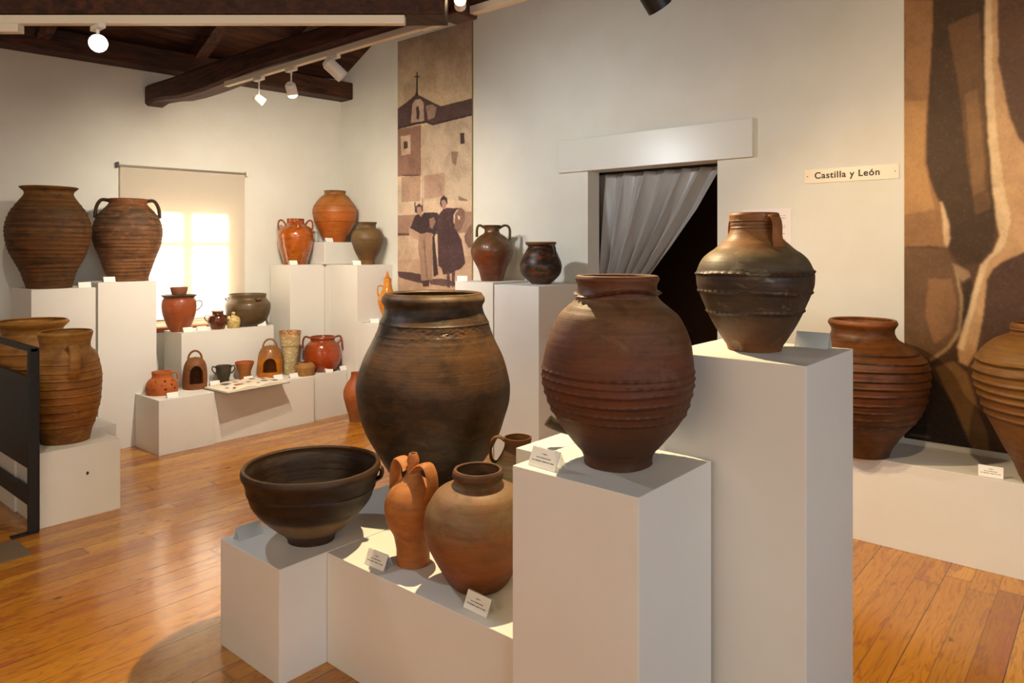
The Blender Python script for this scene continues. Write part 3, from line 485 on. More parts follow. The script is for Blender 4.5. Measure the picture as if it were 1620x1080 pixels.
bm.faces.new(rows[0]); bm.faces.new(rows[-1][::-1])
tag(mk('tie_beam', bm, M_BEAM, smooth=True), 'long dark tie beam crossing the room with a spotlight track fixed below it', 'beam')
# front diagonal beam
D0 = Vector((.887, 3.583, 0)); D1 = Vector((2.10, 2.161, 0)); dv = (D1-D0).normalized(); dn = Vector((-dv.y, dv.x, 0))
MD = Matrix((( dv.x, dn.x, 0, D0.x), (dv.y, dn.y, 0, D0.y), (0, 0, 1, 0), (0, 0, 0, 1))); LD = (D1-D0).length
bm = bmesh.new(); bx(bm, -1.3, LD, .0, .17, 2.484, 2.74, .012, MD); tag(mk('diagonal_beam', bm, M_BEAMX), 'dark beam across the top of the view above the long white track', 'beam')
bm = bmesh.new(); bx(bm, 2.335, 2.475, 2.325, 2.465, 2.585, 4.6, .01); tag(mk('roof_post', bm, M_BEAM), 'short dark timber post whose square foot shows where the beams meet', 'post')
# door trim, step, dark room
bm = bmesh.new(); bx(bm, XW-.030, XW-.0015, 1.745, 3.249, 2.070, 2.312, .003); mk('trim_1', bm, M_LINTEL, kind='structure')
bm = bmesh.new(); bx(bm, XW+.03, XW+.8, 1.99, 2.99, 0, .174, .004); mk('trim_2', bm, M_PLINTH, kind='structure')
bm = bmesh.new()
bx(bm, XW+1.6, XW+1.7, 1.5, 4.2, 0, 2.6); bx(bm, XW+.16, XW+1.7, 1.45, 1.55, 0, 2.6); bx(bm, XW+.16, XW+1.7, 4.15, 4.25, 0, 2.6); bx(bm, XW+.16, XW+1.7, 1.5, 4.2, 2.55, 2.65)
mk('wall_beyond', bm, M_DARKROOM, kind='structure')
# window: frame, casements, panes, sill
win = bpy.data.objects.new('window_1', None); COL.objects.link(win); win['kind'] = 'structure'
def wpart(name, boxes, mat, bev=.003, parent=win):
    bm = bmesh.new()
    for b in boxes: wbox(bm, *b, bev)
    return mk(name, bm, mat, parent)
wpart('window_frame', [(WX0, WX1, .06, .12, WZ1-.04, WZ1), (WX0, WX1, .06, .12, WZ0, WZ0+.04), (WX0, WX0+.04, .06, .12, WZ0, WZ1), (WX1-.04, WX1, .06, .12, WZ0, WZ1)], M_FRAME)
for a, b in ((WX0+.04, 1.475), (1.527-.012, WX1-.04)):
    w = .028
    cs = wpart('casement', [(a, a+w, .05, .09, WZ0+.04, WZ1-.04), (b-w, b, .05, .09, WZ0+.04, WZ1-.04), (a, b, .05, .09, WZ1-.08, WZ1-.04), (a, b, .05, .09, WZ0+.04, WZ0+.09), (a, b, .03, .09, 1.53, 1.58)], M_FRAME)
    wpart('pane', [(a+w, b-w, .068, .072, WZ0+.08, WZ1-.07)], M_PANE, 0, cs)
wpart('mullion', [(1.468, 1.528, .03, .09, WZ0+.04, WZ1-.04)], M_FRAME)
wpart('window_handle', [(1.485, 1.505, .005, .04, 1.08, 1.20)], M_TRACK)
bm = bmesh.new(); wbox(bm, WX0-.04, WX1+.04, -.05, .06, WZ0-.035, WZ0+.002, .006); o = mk('window_sill', bm, M_SILL, win)
bl = thing('roller_blind', 'cream roller blind pulled down over the bright window', 'blind', (0, 0, 0))
bm = bmesh.new(); wbox(bm, 1.005, 2.03, -.034, -.032, .90, 2.17); mk('blind_fabric', bm, M_BLIND, bl)
bm = bmesh.new(); cyl(bm, WM @ Vector((.99, -.036, 2.178)), WM @ Vector((2.05, -.036, 2.172)), .009); mk('roller_tube', bm, plain('brushed_grey_rod', '8c8475', .4, .4), bl)
for s_ in (.985, 2.05):
    bm = bmesh.new(); wbox(bm, s_-.008, s_+.008, -.055, 0, 2.155, 2.20, .003); mk('bracket', bm, M_TRACK if s_ < 1 else M_INK, bl)
bm = bmesh.new(); wbox(bm, 1.005, 2.03, -.038, -.029, .885, .903, .002); mk('bottom_bar', bm, M_TRACK, bl)

# curtain in the doorway
cu = thing('doorway_curtain', 'grey satin curtain swept aside to the left in the dark doorway', 'curtain', (0, 0, 0))
edge = [(2.06, 2.06), (1.93, 2.14), (1.77, 2.235), (1.513, 2.426), (1.30, 2.60), (1.12, 2.75), (1.02, 2.80), (.90, 2.79), (.55, 2.74), (.20, 2.72)]
def eY(z):
    for (z0, y0), (z1, y1) in zip(edge, edge[1:]):
        if z1 <= z <= z0: t = (z0-z)/(z0-z1); return y0+(y1-y0)*t
    return edge[-1][1]
bm = bmesh.new(); NU, NV = 260, 90; g = []
for j in range(NV+1):
    z = 2.06-(2.06-.20)*j/NV; yr = eY(z); yl = 3.06; row = []
    comp = (yl-yr)/(3.06-2.06)
    for i in range(NU+1):
        u = i/NU; ph = u*2*pi*6.5+.9*sin(u*7+1)+.25*sin(z*3+u*4); amp = (.034+.03*(1-comp))*(0.55+.45*sin(u*13+2)**2)*(.55+.45*min(1, (2.06-z)*3+.3))
        x = XW+.155+.06+amp*(sin(ph)+.35*sin(2*ph+1)); y = yl+(yr-yl)*(u+.012*sin(2*ph)) ; row.append(bm.verts.new((x, y, z)))
    g.append(row)
for j in range(NV):
    for i in range(NU): bm.faces.new((g[j][i], g[j][i+1], g[j+1][i+1], g[j+1][i]))
o = mk('curtain_cloth', bm, M_CURT, cu, smooth=True); md = o.modifiers.new('thick', 'SOLIDIFY'); md.thickness = .002
bm = bmesh.new(); cyl(bm, (XW+.215, 1.97, 2.075), (XW+.215, 3.0, 2.075), .01, seg=12); mk('curtain_rod', bm, M_BLACK, cu)

# ---------------------------------------------------------------- prints on the wall
def picture(name, polys, Y0, Y1, Z0, Z1, nu, nv, base, mat, label, cat, soft=2, wb=.0012):
    img = np.zeros((nv, nu, 3)); img[:] = lin(base)
    us = (np.arange(nu)+.5)/nu; vs = (np.arange(nv)+.5)/nv; U, V = np.meshgrid(us, vs)
    if name.startswith('photo'):
        t_ = np.clip((V-.72)/.28, 0, 1)[..., None]; img[:] = np.array(lin('dcc49e'))*(1-t_)+np.array(lin('a58c78'))*t_
    rng = np.random.RandomState(3)
    def wob(sc):   # smooth random wobble so outlines look photographic
        a = np.zeros_like(U)
        for q in range(5): a += np.sin(U*sc*(q+1)*2.1+rng.rand()*7+V*sc*(q+2)*1.7)*np.cos(V*sc*(q+1)*2.9+rng.rand()*7)/(q+1)
        return a
    WU, WV = wob(14)*wb, wob(17)*wb*.4
    for hx, pts in polys:
        ins = np.zeros(U.shape, bool); n = len(pts); uu = U+WU; vv = V+WV
        for i in range(n):
            (x0, y0), (x1, y1) = pts[i], pts[(i+1) % n]
            if y0 == y1: continue
            c = ((y0 > vv) != (y1 > vv)) & (uu < (x1-x0)*(vv-y0)/(y1-y0)+x0); ins ^= c
        img[ins] = lin(hx)
    for _ in range(soft):
        p = np.pad(img, ((1, 1), (1, 1), (0, 0)), mode='edge'); img = (p[:-2, 1:-1]+p[2:, 1:-1]+p[1:-1, :-2]+p[1:-1, 2:]+2*img)/6
    bm = bmesh.new(); X = XW-.006
    gr = [[bm.verts.new((X, Y0+(Y1-Y0)*i/(nu-1), Z0+(Z1-Z0)*j/(nv-1))) for i in range(nu)] for j in range(nv)]
    for j in range(nv-1):
        for i in range(nu-1): bm.faces.new((gr[j][i], gr[j][i+1], gr[j+1][i+1], gr[j+1][i]))
    # thickness of the panel
    bk = [bm.verts.new((XW-.0005, y, z)) for y, z in ((Y0, Z0), (Y1, Z0), (Y1, Z1), (Y0, Z1))]; cn = [gr[0][0], gr[0][-1], gr[-1][-1], gr[-1][0]]
    me = bpy.data.meshes.new(name)
    for i in range(4):
        try: bm.faces.new((cn[i], bk[i], bk[(i+1) % 4], cn[(i+1) % 4]))
        except Exception: pass
    bm.to_mesh(me); bm.free(); ca = me.color_attributes.new('Picture', 'FLOAT_COLOR', 'POINT'); arr = np.ones((len(me.vertices), 4), np.float32)
    arr[:nu*nv, :3] = img.reshape(-1, 3); ca.data.foreach_set('color', arr.ravel()); me.materials.append(mat)
    o = bpy.data.objects.new(name, me); COL.objects.link(o); tag(o, label, cat); return o
picture('photo_banner', BAN, 5.119, 4.163, .90, 3.42, 280, 760, 'c9ae8a', M_BANNER, 'tall sepia photograph of two women carrying jars before a church', 'photograph', 1)
picture('wall_mural', MUR, .905, -.90, .466, 3.30, 420, 620, '5a3c26', M_MURAL, 'large brown close-up photograph mural hung on the wall at the right edge', 'mural', 3, .0012)
bm = bmesh.new(); bx(bm, XW-.008, XW-.001, 4.158, 4.166, .90, 3.42); tag(mk('banner_edging', bm, plain('olive_edge', '7d6a2c', .6)), 'thin olive edge strip down the right side of the sepia photograph', 'edging')

# sign with lettering
sg = thing('region_sign', 'clear wall sign lettered Castilla y León beside the mural', 'sign', (XW, 1.1845, 1.926))
bm = bmesh.new(); bx(bm, -.006, -.001, -.2535, .2535, -.041, .041, .001); mk('sign_plate', bm, plain('cream_acrylic_plate', 'e9dcc6', .25), sg)
def inkline(parent, mat, P, u0, u1, h, name='print_line'):
    """one line of unreadable small print: a strip of varying height; P(u, v) -> point"""
    bm = bmesh.new(); n = max(4, int((u1-u0)/h*1.2)); top = []; bot = []
    for i in range(n+1):
        u = u0+(u1-u0)*i/n; k = random.choice((.15, .8, 1.0, 1.0, .7)) ; top.append(bm.verts.new(P(u, h/2*k))); bot.append(bm.verts.new(P(u, -h/2*k)))
    for i in range(n): bm.faces.new((top[i], top[i+1], bot[i+1], bot[i]))
    return mk(name, bm, mat, parent)
def text(body, size, parent, loc, rot, mat, name='lettering', ext=.0008, off=0, space=1.0, align='CENTER'):
    c = bpy.data.curves.new(name, 'FONT'); c.body = body; c.size = size; c.extrude = ext; c.offset = off; c.space_character = space; c.align_x = align; c.align_y = 'CENTER'
    o = bpy.data.objects.new('tmp', c); COL.objects.link(o); dg = bpy.context.evaluated_depsgraph_get(); me = bpy.data.meshes.new_from_object(o.evaluated_get(dg)); bpy.data.objects.remove(o)
    o = bpy.data.objects.new(name, me); me.materials.clear(); me.materials.append(mat); COL.objects.link(o); o.location = loc; o.rotation_euler = rot
    if parent: o.parent = parent
    return o
text('Castilla y León', .052, sg, (-.0075, .018, .001), (pi/2, 0, -pi/2), M_BLACKINK, off=.0009, space=1.12)
for y in (-.235, .235):
    bm = bmesh.new(); cyl(bm, (-.009, y, 0), (-.005, y, 0), .003, seg=10); mk('screw', bm, plain('rusty_screw', '8a4030', .5), sg)
# paper notice
pn = thing('paper_notice', 'white paper notice taped to the wall behind the tallest jar', 'notice', (XW, 1.665, 1.635))
bm = bmesh.new(); bx(bm, -.002, -.0005, -.15, .15, -.11, .11); mk('sheet', bm, plain('notice_paper', 'e4dcd8', .7), pn)
M_FAINT = plain('faint_print', 'a9a09a', .7)
for z, b in ((.065, .0), (.050, .02), (.005, .01), (-.008, .0), (-.045, .02), (-.082, .02)):
    inkline(pn, M_FAINT, lambda u, v, z=z: (-.0028, -u, z+v), -b-.0, .115, .0045)

# ================================================================ PLINTHS
def plinth(x0, x1, y0, y1, z1, label, z0=0, cat='pedestal', group=None, rz=0, name='display_pedestal'):
    cx, cy = (x0+x1)/2, (y0+y1)/2; bm = bmesh.new(); bx(bm, x0-cx, x1-cx, y0-cy, y1-cy, 0, z1-z0, .0025)
    o = mk(name, bm, M_PLINTH, loc=(cx, cy, z0), rz=rz); return tag(o, label, cat, group)
plinth(1.345, 2.53, 2.195, 2.600, .40, 'low white platform block jutting left under the wide dark bowl', name='display_platform', cat='platform')
plinth(1.537, 2.50, 1.286, 2.193, .3985, 'low white platform under the small orange jug and brown round jar', name='display_platform', cat='platform')
plinth(1.507, 1.907, .885, 1.284, .90, 'mid-height white pedestal carrying the big red-brown ringed jar', )
plinth(1.935, 2.365, .632, 1.048, 1.19, 'tallest foreground white pedestal, under the dark handled pitcher')
plinth(1.92, 2.32, 1.290, 1.62, .80, 'white block mostly hidden behind the red-brown ringed jar', z0=.400, name='riser_box', cat='riser')
plinth(3.956, XW-.003, -.9, 1.5, .435, 'long low white platform below the brown mural', name='display_platform', cat='platform')
plinth(3.70, 4.30, 2.925, 3.32, 1.25, 'white pedestal beside the doorway under the black round pot')
plinth(3.887, 4.30, 3.50, 3.89, 1.25, 'white pedestal in front of the sepia photograph under two-handled jar')
plinth(3.595, 3.958, 5.69, 6.02, 1.352, 'tall white corner pedestal under the glossy orange handled jar')
plinth(3.962, XW-.002, 5.20, 5.605, 1.352, 'tall white corner pedestal under the dull brown jar')
plinth(3.962, XW-.002, 5.61, 5.985, 1.350, 'tall white pedestal deep in the corner carrying a small white riser')
plinth(3.925, 4.345, 5.64, 5.978, 1.56, 'small white riser box under the large orange jar in the corner', z0=1.353, cat='riser', name='riser_box')
plinth(3.962, XW-.002, 4.79, 5.197, .84, 'half-height white pedestal under the yellow-orange stoppered jug')
plinth(2.633, 3.45, 5.72, 6.03, .823, 'white stand below the window holding cooking pots', name='display_platform', cat='platform')
plinth(2.272, 2.683, 5.29, 5.695, .400, 'small white box at the left end of the low shelf, under the perforated pot', name='display_box', cat='box')
plinth(2.686, 3.592, 5.315, 5.715, .400, 'long low white platform under the open book', name='display_platform', cat='platform')
plinth(3.595, 3.957, 5.345, 5.685, .400, 'short low white platform under the orange cooking pot', name='display_platform', cat='platform')
plinth(2.014, 2.43, 5.70, 6.10, 1.25, 'tall white pedestal under the two-handled ringed jar beside the window')
plinth(1.57, 1.97, 5.62, 6.05, 1.22, 'tall white pedestal in the far left under the widest brown ringed jar')
plinth(1.268, 1.673, 4.40, 4.79, .403, 'low white box with a knot hole, under the ochre handled jar', name='display_box', cat='box')
plinth(1.258, 1.80, 4.795, 5.60, .400, 'low white platform behind the black stand under two ochre jars', name='display_platform', cat='platform')
# knot hole on the low box
bm = bmesh.new(); N = 20; c = bm.verts.new((1.500, 4.3988, .245)); ring = [bm.verts.new((1.500+.0075*cos(2*pi*i/N)*(1+.4*sin(3*i)), 4.3988, .245+.009*sin(2*pi*i/N)*(1+.3*cos(5*i)))) for i in range(N)]
for i in range(N): bm.faces.new((c, ring[i], ring[(i+1) % N]))
kn = mk('knot_hole', bm, plain('dark_knot', '3a2618', .8)); kp = [o for o in COL.objects if o.get('label', '').startswith('low white box with a knot')][0]
kn.parent = kp; kn.matrix_parent_inverse = kp.matrix_basis.inverted()

# ================================================================ POTTERY
def pot(key, name, label, cat, mat, th=.010, seg=72, step=.006, rings=(), wob=.002, group=None, hmat=None, hname='handle', extra=None, **kw):
    loc, az, prof, hs = POTS[key]; loc = (loc[0], loc[1], loc[2]+.0012)
    bm = lathe(prof, th, seg, step, rings, wob, seed=len(key)+ord(key[0]), **kw)
    if not hs and not extra:
        o = mk(name, bm, mat, smooth=True, loc=loc); return tag(o, label, cat, group)
    t = thing(name, label, cat, loc, 0, group); mk('body', bm, mat, t, smooth=True)
    for az_, w, tk, pts in hs: mk(hname, strap(pts, w, tk, radians(az_)), hmat or mat, t, smooth=True)
    return t
C = clay
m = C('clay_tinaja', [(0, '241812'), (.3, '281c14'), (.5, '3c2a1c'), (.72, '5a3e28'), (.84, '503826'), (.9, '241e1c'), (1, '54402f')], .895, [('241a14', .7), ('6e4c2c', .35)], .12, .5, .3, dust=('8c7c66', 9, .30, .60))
def crack(a, z):
    d = 0
    for (a0, z0, a1, z1, w) in CR:
        t_ = (a-a0)/(a1-a0) if a1 != a0 else 0
        if 0 <= t_ <= 1:
            zc = z0+(z1-z0)*t_+.006*sin(a*37)+.003*sin(a*91); q = abs(z-zc)
            if q < w: d -= .0035*(1-q/w)
    return d
A0 = radians(POTS['tinaja'][1]+180) % (2*pi)
CR = [(A0-.75, .765, A0+.55, .735, .005), (A0-.60, .700, A0+.25, .745, .004), (A0+.0, .752, A0+.95, .76, .004), (A0+.45, .745, A0+.62, .700, .005), (A0-.2, .745, A0+.15, .74, .006), (A0+.60, .70, A0+.78, .655, .003)]
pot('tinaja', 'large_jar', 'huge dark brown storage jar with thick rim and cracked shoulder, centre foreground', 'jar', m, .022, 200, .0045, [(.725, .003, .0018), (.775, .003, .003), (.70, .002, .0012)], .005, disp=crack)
m = C('clay_bowl', [(0, '33221a'), (.12, '4a3626'), (.20, '7c6650'), (.36, '7f6a52'), (.44, '24150d'), (.9, '24140c'), (1, '46301f')], .278, [('2a1d16', .35), ('54402c', .25)], .2, .5, .4, zamp=.06)
pot('bowl', 'wide_bowl', 'wide dark brown basin with lug handle on the left end of the low platform', 'bowl', m, .016, 140, .004, [(.198, .004, .003)], .003, hname='lug')
m = C('clay_botijo', [(0, 'b06a38'), (.5, 'b8733c'), (.75, 'c07c44'), (1, 'b9764a')], .38, [('8c5230', .55), ('c98a50', .3)], .12, .6, .25, mscale=9)
pot('botijo', 'drinking_jug', 'orange clay drinking jug with narrow spout and two strap handles', 'jug', m, .004, 80, .004, (), .0015)
m = C('clay_frontjar', [(0, '6b3f22'), (.25, '8a4f2a'), (.5, '8a5a3a'), (.68, '8b7058'), (.88, '8a6f5c'), (.93, '5a4234'), (1, '5a4234')], .373, [('5e3d26', .5), ('a0603a', .35)], .12, .55, .22, dust=('a09484', 7, .22, .6))
pot('frontjar', 'round_jar', 'brown round-bodied jar with dark collar, half hidden by the mid-height pedestal', 'jar', m, .010, 120, .004, [(.355, .004, .002)], .002)
m = C('clay_jug', [(0, '4a4028'), (.6, '564a2e'), (.75, '46351f'), (1, '6b4422')], .347, [('4a3820', .5)], .2, .65)
pot('jug', 'handled_jug', 'olive-brown one-handled jug between the huge jar and the pedestals', 'jug', m, .006, 64, .005, [(.245, .003, .002)])
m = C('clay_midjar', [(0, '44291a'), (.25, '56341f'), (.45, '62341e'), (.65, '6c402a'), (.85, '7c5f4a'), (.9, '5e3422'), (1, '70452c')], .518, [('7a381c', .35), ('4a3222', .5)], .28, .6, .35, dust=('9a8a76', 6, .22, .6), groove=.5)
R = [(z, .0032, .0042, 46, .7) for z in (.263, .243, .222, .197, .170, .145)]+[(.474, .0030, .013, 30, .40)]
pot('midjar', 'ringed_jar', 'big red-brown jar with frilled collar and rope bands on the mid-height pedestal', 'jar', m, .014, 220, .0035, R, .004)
m = C('clay_talljar', [(0, '7a4c2c'), (.14, '5c4030'), (.3, '42342c'), (.56, '3a2c28'), (.62, '5e5448'), (.72, '7c6a56'), (.8, '9a6c48'), (1, '96623c')], .414, [('3c2c26', .45), ('6b4430', .35)], .15, .5, .3, zamp=.08, dust=('aaa49a', 9, .5, .565), groove=.7)
R = [(.2365, .0040, .0062, 44, .6), (.178, .0038, .0056, 44, .6), (.119, .0038, .0054, 40, .6), (.372, .002, .002), (.382, .002, .002), (.392, .002, .002)]
pot('talljar', 'handled_pitcher', 'dark two-handled pitcher with chalky stains on the tallest pedestal', 'pitcher', m, .010, 264, .003, R, .002, hmat=C('clay_handle', [(0, '8a5430'), (1, '9a6238')], .4, [('6b3c20', .5)], .1))
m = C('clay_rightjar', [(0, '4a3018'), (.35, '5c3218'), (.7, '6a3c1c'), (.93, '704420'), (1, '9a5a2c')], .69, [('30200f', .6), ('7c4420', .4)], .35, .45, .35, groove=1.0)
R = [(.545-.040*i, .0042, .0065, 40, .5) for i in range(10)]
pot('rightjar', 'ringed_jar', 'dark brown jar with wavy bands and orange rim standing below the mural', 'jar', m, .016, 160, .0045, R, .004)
m = C('clay_farright', [(0, '5e3e20'), (.5, '80562e'), (.8, '8a6434'), (1, '86562c')], .721, [('6a4422', .5), ('9a7440', .35)], .3, .55, .3, groove=.6)
R = [(.560, .007, .012), (.505, .007, .007), (.465, .007, .007), (.425, .007, .007), (.385, .007, .007), (.345, .007, .007), (.305, .007, .007), (.700, .004, .006)]
pot('farright', 'ringed_jar', 'ochre jar with smooth ridges cut off by the right edge of the view', 'jar', m, .016, 140, .005, R, .003)
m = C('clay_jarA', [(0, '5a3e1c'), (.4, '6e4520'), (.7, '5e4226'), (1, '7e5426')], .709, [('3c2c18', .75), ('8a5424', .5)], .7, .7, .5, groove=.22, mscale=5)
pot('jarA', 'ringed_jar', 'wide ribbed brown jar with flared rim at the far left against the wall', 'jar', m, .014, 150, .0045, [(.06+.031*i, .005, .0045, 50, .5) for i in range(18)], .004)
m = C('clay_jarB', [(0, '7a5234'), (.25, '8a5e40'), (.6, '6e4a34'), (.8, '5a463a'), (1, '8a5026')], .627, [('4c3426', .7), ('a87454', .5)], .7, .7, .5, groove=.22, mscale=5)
def broken(a, z):
    if z < .585: return 0
    return 0
pot('jarB', 'ringed_jar', 'two-handled ribbed jar with chipped rim beside the window blind', 'jar', m, .012, 150, .0045, [(.05+.027*i, .0045, .0034, 50, .6) for i in range(19)], .004, hmat=C('clay_darkhandle', [(0, '3a2a20'), (1, '4a3424')], .6, []))
m = C('clay_ochre', [(0, '7a4818'), (.3, '9a5e20'), (.6, 'b07430'), (.8, 'b98450'), (1, 'b4803c')], .625, [('6a4018', .6), ('c8924a', .4)], .4, .55, .3, groove=.6, mscale=5)
pot('ochre1', 'ochre_jar', 'ochre jar with strap handle and fine ridges on the low box at left', 'jar', m, .010, 140, .004, [(.10+.044*i, .0028, .004, 60, .25) for i in range(9)], .003)
pot('ochre2', 'ochre_jar', 'wide-mouthed ochre jar standing behind the handled ochre jar', 'jar', m, .012, 100, .006, [(.36, .004, .004), (.45, .004, .004), (.27, .004, .004)], .003)
pot('ochre3', 'ochre_jar', 'ochre jar half out of view behind the black stand at the left edge', 'jar', m, .012, 72, .008, (), .003)
m = C('clay_terracotta', [(0, 'b0562a'), (1, 'bf6836')], .164, [('c87844', .4)], .05, .75, .2)
def ph(a, z):
    for zz, n, o in ((.045, 9, 0), (.075, 9, .35), (.103, 9, 0)):
        if abs(z-zz) < .0075 and abs(((a*n/(2*pi)+o) % 1)-.5) < .10*(1-.5*(abs(z-zz)/.0075)**2): return True
    return False
pot('perforated', 'perforated_pot', 'squat terracotta pot pierced with small holes at the low shelf end', 'pot', m, .006, 144, .0035, (), .001, holes=ph)
m = C('clay_cup', [(0, '3c352c'), (1, '4a4238')], .139, [('2e2a24', .5)], .1, .5)
pot('cup', 'small_cauldron', 'small dark grey pot with two loop handles behind the open book', 'pot', m, .004, 48, .004, (), .001)
m = C('clay_flared', [(0, 'a8652c'), (.8, 'a86a34'), (1, 'b4522c')], .147, [('c47a3c', .4)], .15, .6)
pot('flared', 'flared_bowl', 'small flared terracotta bowl behind the open book', 'bowl', m, .005, 48, .004, (), .001)
m = C('clay_cylinder', [(0, 'b8a488'), (.6, 'c4b294'), (.9, 'c8ac8c'), (1, 'b06838')], .374, [('e8e0cc', .9), ('a0643c', .45)], .05, .8, .9, mscale=22)
pot('cylinder', 'encrusted_cylinder', 'tall pale encrusted clay cylinder narrowing to the base', 'vessel', m, .007, 56, .004, (), .002)
m = C('clay_squat', [(0, 'b08858'), (1, 'a87848')], .093, [('8a5c38', .4)], .2, .7)
pot('squat', 'squat_pot', 'tiny squat tan pot in front of the encrusted cylinder', 'pot', m, .006, 48, .004, (), .001)
m = C('glazed_red', [(0, '9a3c14'), (.5, 'a8441a'), (.85, '9c4a24'), (1, '8a3a1a')], .307, [('b8542a', .4), ('7a2c12', .4)], .1, .3, .15, coat=.5)
pot('redpot', 'cooking_pot', 'glossy orange-red cooking pot with two ear handles on the low shelf', 'pot', m, .007, 72, .005, (), .002)
m = C('clay_cappot', [(0, 'a05430'), (.8, '9a4a2c'), (1, '8a4630')], .294, [('7c3c24', .5), ('b0684a', .3)], .1, .4, .2, coat=.25)
pot('cappot', 'lidded_pot', 'red one-handled pot with dark rim and cup on top, before the window', 'pot', m, .007, 72, .005, (), .0015, hmat=C('clay_thinhandle', [(0, '3c2820'), (1, '4a342a')], .3, []), hname='handle')
t = bpy.data.objects['lidded_pot']
bm = lathe([(.120, 0), (.135, .003), (.134, .010), (.10, .014), (.05, .016)], .003, 64, .004, closed_top=False); mk('rim_plate', bm, C('dark_lid', [(0, '2c2622'), (1, '3a332e')], .02, []), t, smooth=True, loc=(0, 0, .286))
bm = lathe([(.052, 0), (.060, .02), (.066, .045), (.069, .058)], .006, 48, .004); o = mk('cup', bm, C('clay_capcup', [(0, '8a5040'), (1, '9a6450')], .06, []), t, smooth=True, loc=(0, 0, .300))
m = C('glazed_brown', [(0, '5e2f12'), (.6, '5a2a12'), (1, '4a2410')], .148, [('7a3c16', .5)], .1, .25, .12, coat=.6)
pot('smallbrown', 'small_jar', 'small glossy brown jar with two thin handles and pale cap', 'jar', m, .005, 48, .004, (), .001)
t = bpy.data.objects['small_jar']; bm = lathe([(.050, 0), (.052, .004), (.048, .009), (.02, .011), (.004, .0115)], .002, 32, .003, closed_top=True); mk('cap', bm, plain('pale_cap', 'a89c90', .5), t, smooth=True, loc=(0, 0, .146))
m = C('speckled_yellow', [(0, 'e0c48c'), (1, 'e8d098')], .104, [('6a3c20', .9), ('e8d8a8', .5)], .0, .4, .15, coat=.3, mscale=38)
t = thing('speckled_jar', 'tiny speckled yellow lidded jar between the small jar and grey pot', 'jar', POTS['speckled'][0])
mk('body', lathe(POTS['speckled'][2], .004, 48, .004), m, t, smooth=True)
bm = lathe([(.014, 0), (.018, .002), (.010, .008), (.009, .012), (.016, .022), (.014, .032), (.006, .037), (.001, .038)], .002, 32, .002, closed_top=True); mk('lid', bm, m, t, smooth=True, loc=(0, 0, .100))
m = C('clay_graypot', [(0, '4e3c2c'), (.5, '5e4a38'), (1, '6e5a46')], .275, [('463628', .5), ('76624c', .3)], .2, .42, .2, coat=.15)
t = thing('wide_cauldron', 'wide grey-brown cooking pot on the stand below the window', 'pot', POTS['graypot'][0])
mk('body', lathe(POTS['graypot'][2], .007, 80, .005), m, t, smooth=True)
az = radians(POTS['graypot'][1]-90)
for off in (pi*.93, -1.05): mk('lug', strap([(.150, .232), (.170, .245), (.190, .238), (.172, .222), (.150, .22)], .05, .008, az+off), m, t, smooth=True)
m = C('glazed_orange', [(0, '8c4a1a'), (.3, 'a8541a'), (.6, 'b45a1c'), (1, '98421a')], .422, [('5a2c12', .55), ('c87a2c', .5)], .05, .18, .1, coat=.9, mscale=8)
pot('glossy', 'glazed_jar', 'glossy orange glazed jar with ear handles on the corner pedestal', 'jar', m, .007, 72, .005, (), .002)
m = C('clay_darkcorner', [(0, '7a5634'), (.3, '5e4630'), (.8, '7a6248'), (1, '5a4634')], .388, [('4e3a28', .4)], .15, .5, .2, dust=('9a8060', 5, .3, .58))
pot('darkcorner', 'collared_jar', 'dull brown jar with flared collar to the right of the large orange jar', 'jar', m, .007, 64, .005, [(.235, .003, .0015)], .002)
m = C('clay_bigorange', [(0, 'b05c22'), (.5, 'b8642a'), (.75, 'b4703c'), (.92, '9a6a3c'), (1, '5c4a24')], .491, [('8a5024', .5), ('cc8040', .4)], .15, .42, .2, groove=.6)
pot('bigorange', 'large_orange_jar', 'large round orange jar on the riser, highest pot in the corner', 'jar', m, .009, 80, .005, [(.20, .003, .003), (.285, .003, .002), (.345, .003, .002)], .003)
m = C('glazed_yellow', [(0, 'cc7a10'), (.5, 'd8861c'), (1, 'd08a2c')], .388, [('b86c10', .4), ('e0983c', .3)], .1, .3, .12, coat=.5)
pot('orangejug', 'stoppered_jug', 'bright yellow-orange jug with pointed stopper behind the huge jar', 'jug', m, .005, 56, .004, [(.205, .002, .002), (.26, .002, .002)], .001)
t = bpy.data.objects['stoppered_jug']; bm = lathe([(.030, 0), (.036, .004), (.028, .012), (.016, .030), (.010, .052), (.005, .070), (.001, .075)], .002, 32, .003, closed_top=True); mk('stopper', bm, m, t, smooth=True, loc=(0, 0, .383))
m = C('clay_floorjar', [(0, '8a5a38'), (.2, '9a5c34'), (.6, 'b8683a'), (1, 'a04c24')], .421, [('8a5030', .4)], .2, .5)
pot('floorjar', 'slender_jar', 'slender orange-brown jar standing on the floor behind the huge jar', 'jar', m, .006, 56, .005, (), .002)
m = C('clay_twohandle', [(0, '5a3018'), (.4, '6e3418'), (.7, '5c4630'), (1, '4a3820')], .426, [('8a3c18', .6), ('3c2c1e', .5)], .15, .4, .3, coat=.2, mscale=9)
pot('twohandle', 'two_handled_jar', 'mottled brown jar with tall loop handles before the sepia photograph', 'jar', m, .008, 72, .005, [(.345, .003, .003)], .003, hmat=C('clay_olivehandle', [(0, '5a3c1e'), (1, '5e4a26')], .4, [('3c2c16', .5)]))
m = C('clay_blackround', [(0, '5c3c26'), (.2, '3a2a20'), (.45, '241f1e'), (.9, '28221f'), (1, '7a5228')], .292, [('1c1a1c', .5), ('8a4a20', .6)], .05, .4, .2, mscale=6)
pot('blackround', 'round_cooking_pot', 'soot-black round pot with brown rim beside the doorway', 'pot', m, .008, 72, .005, (), .003)
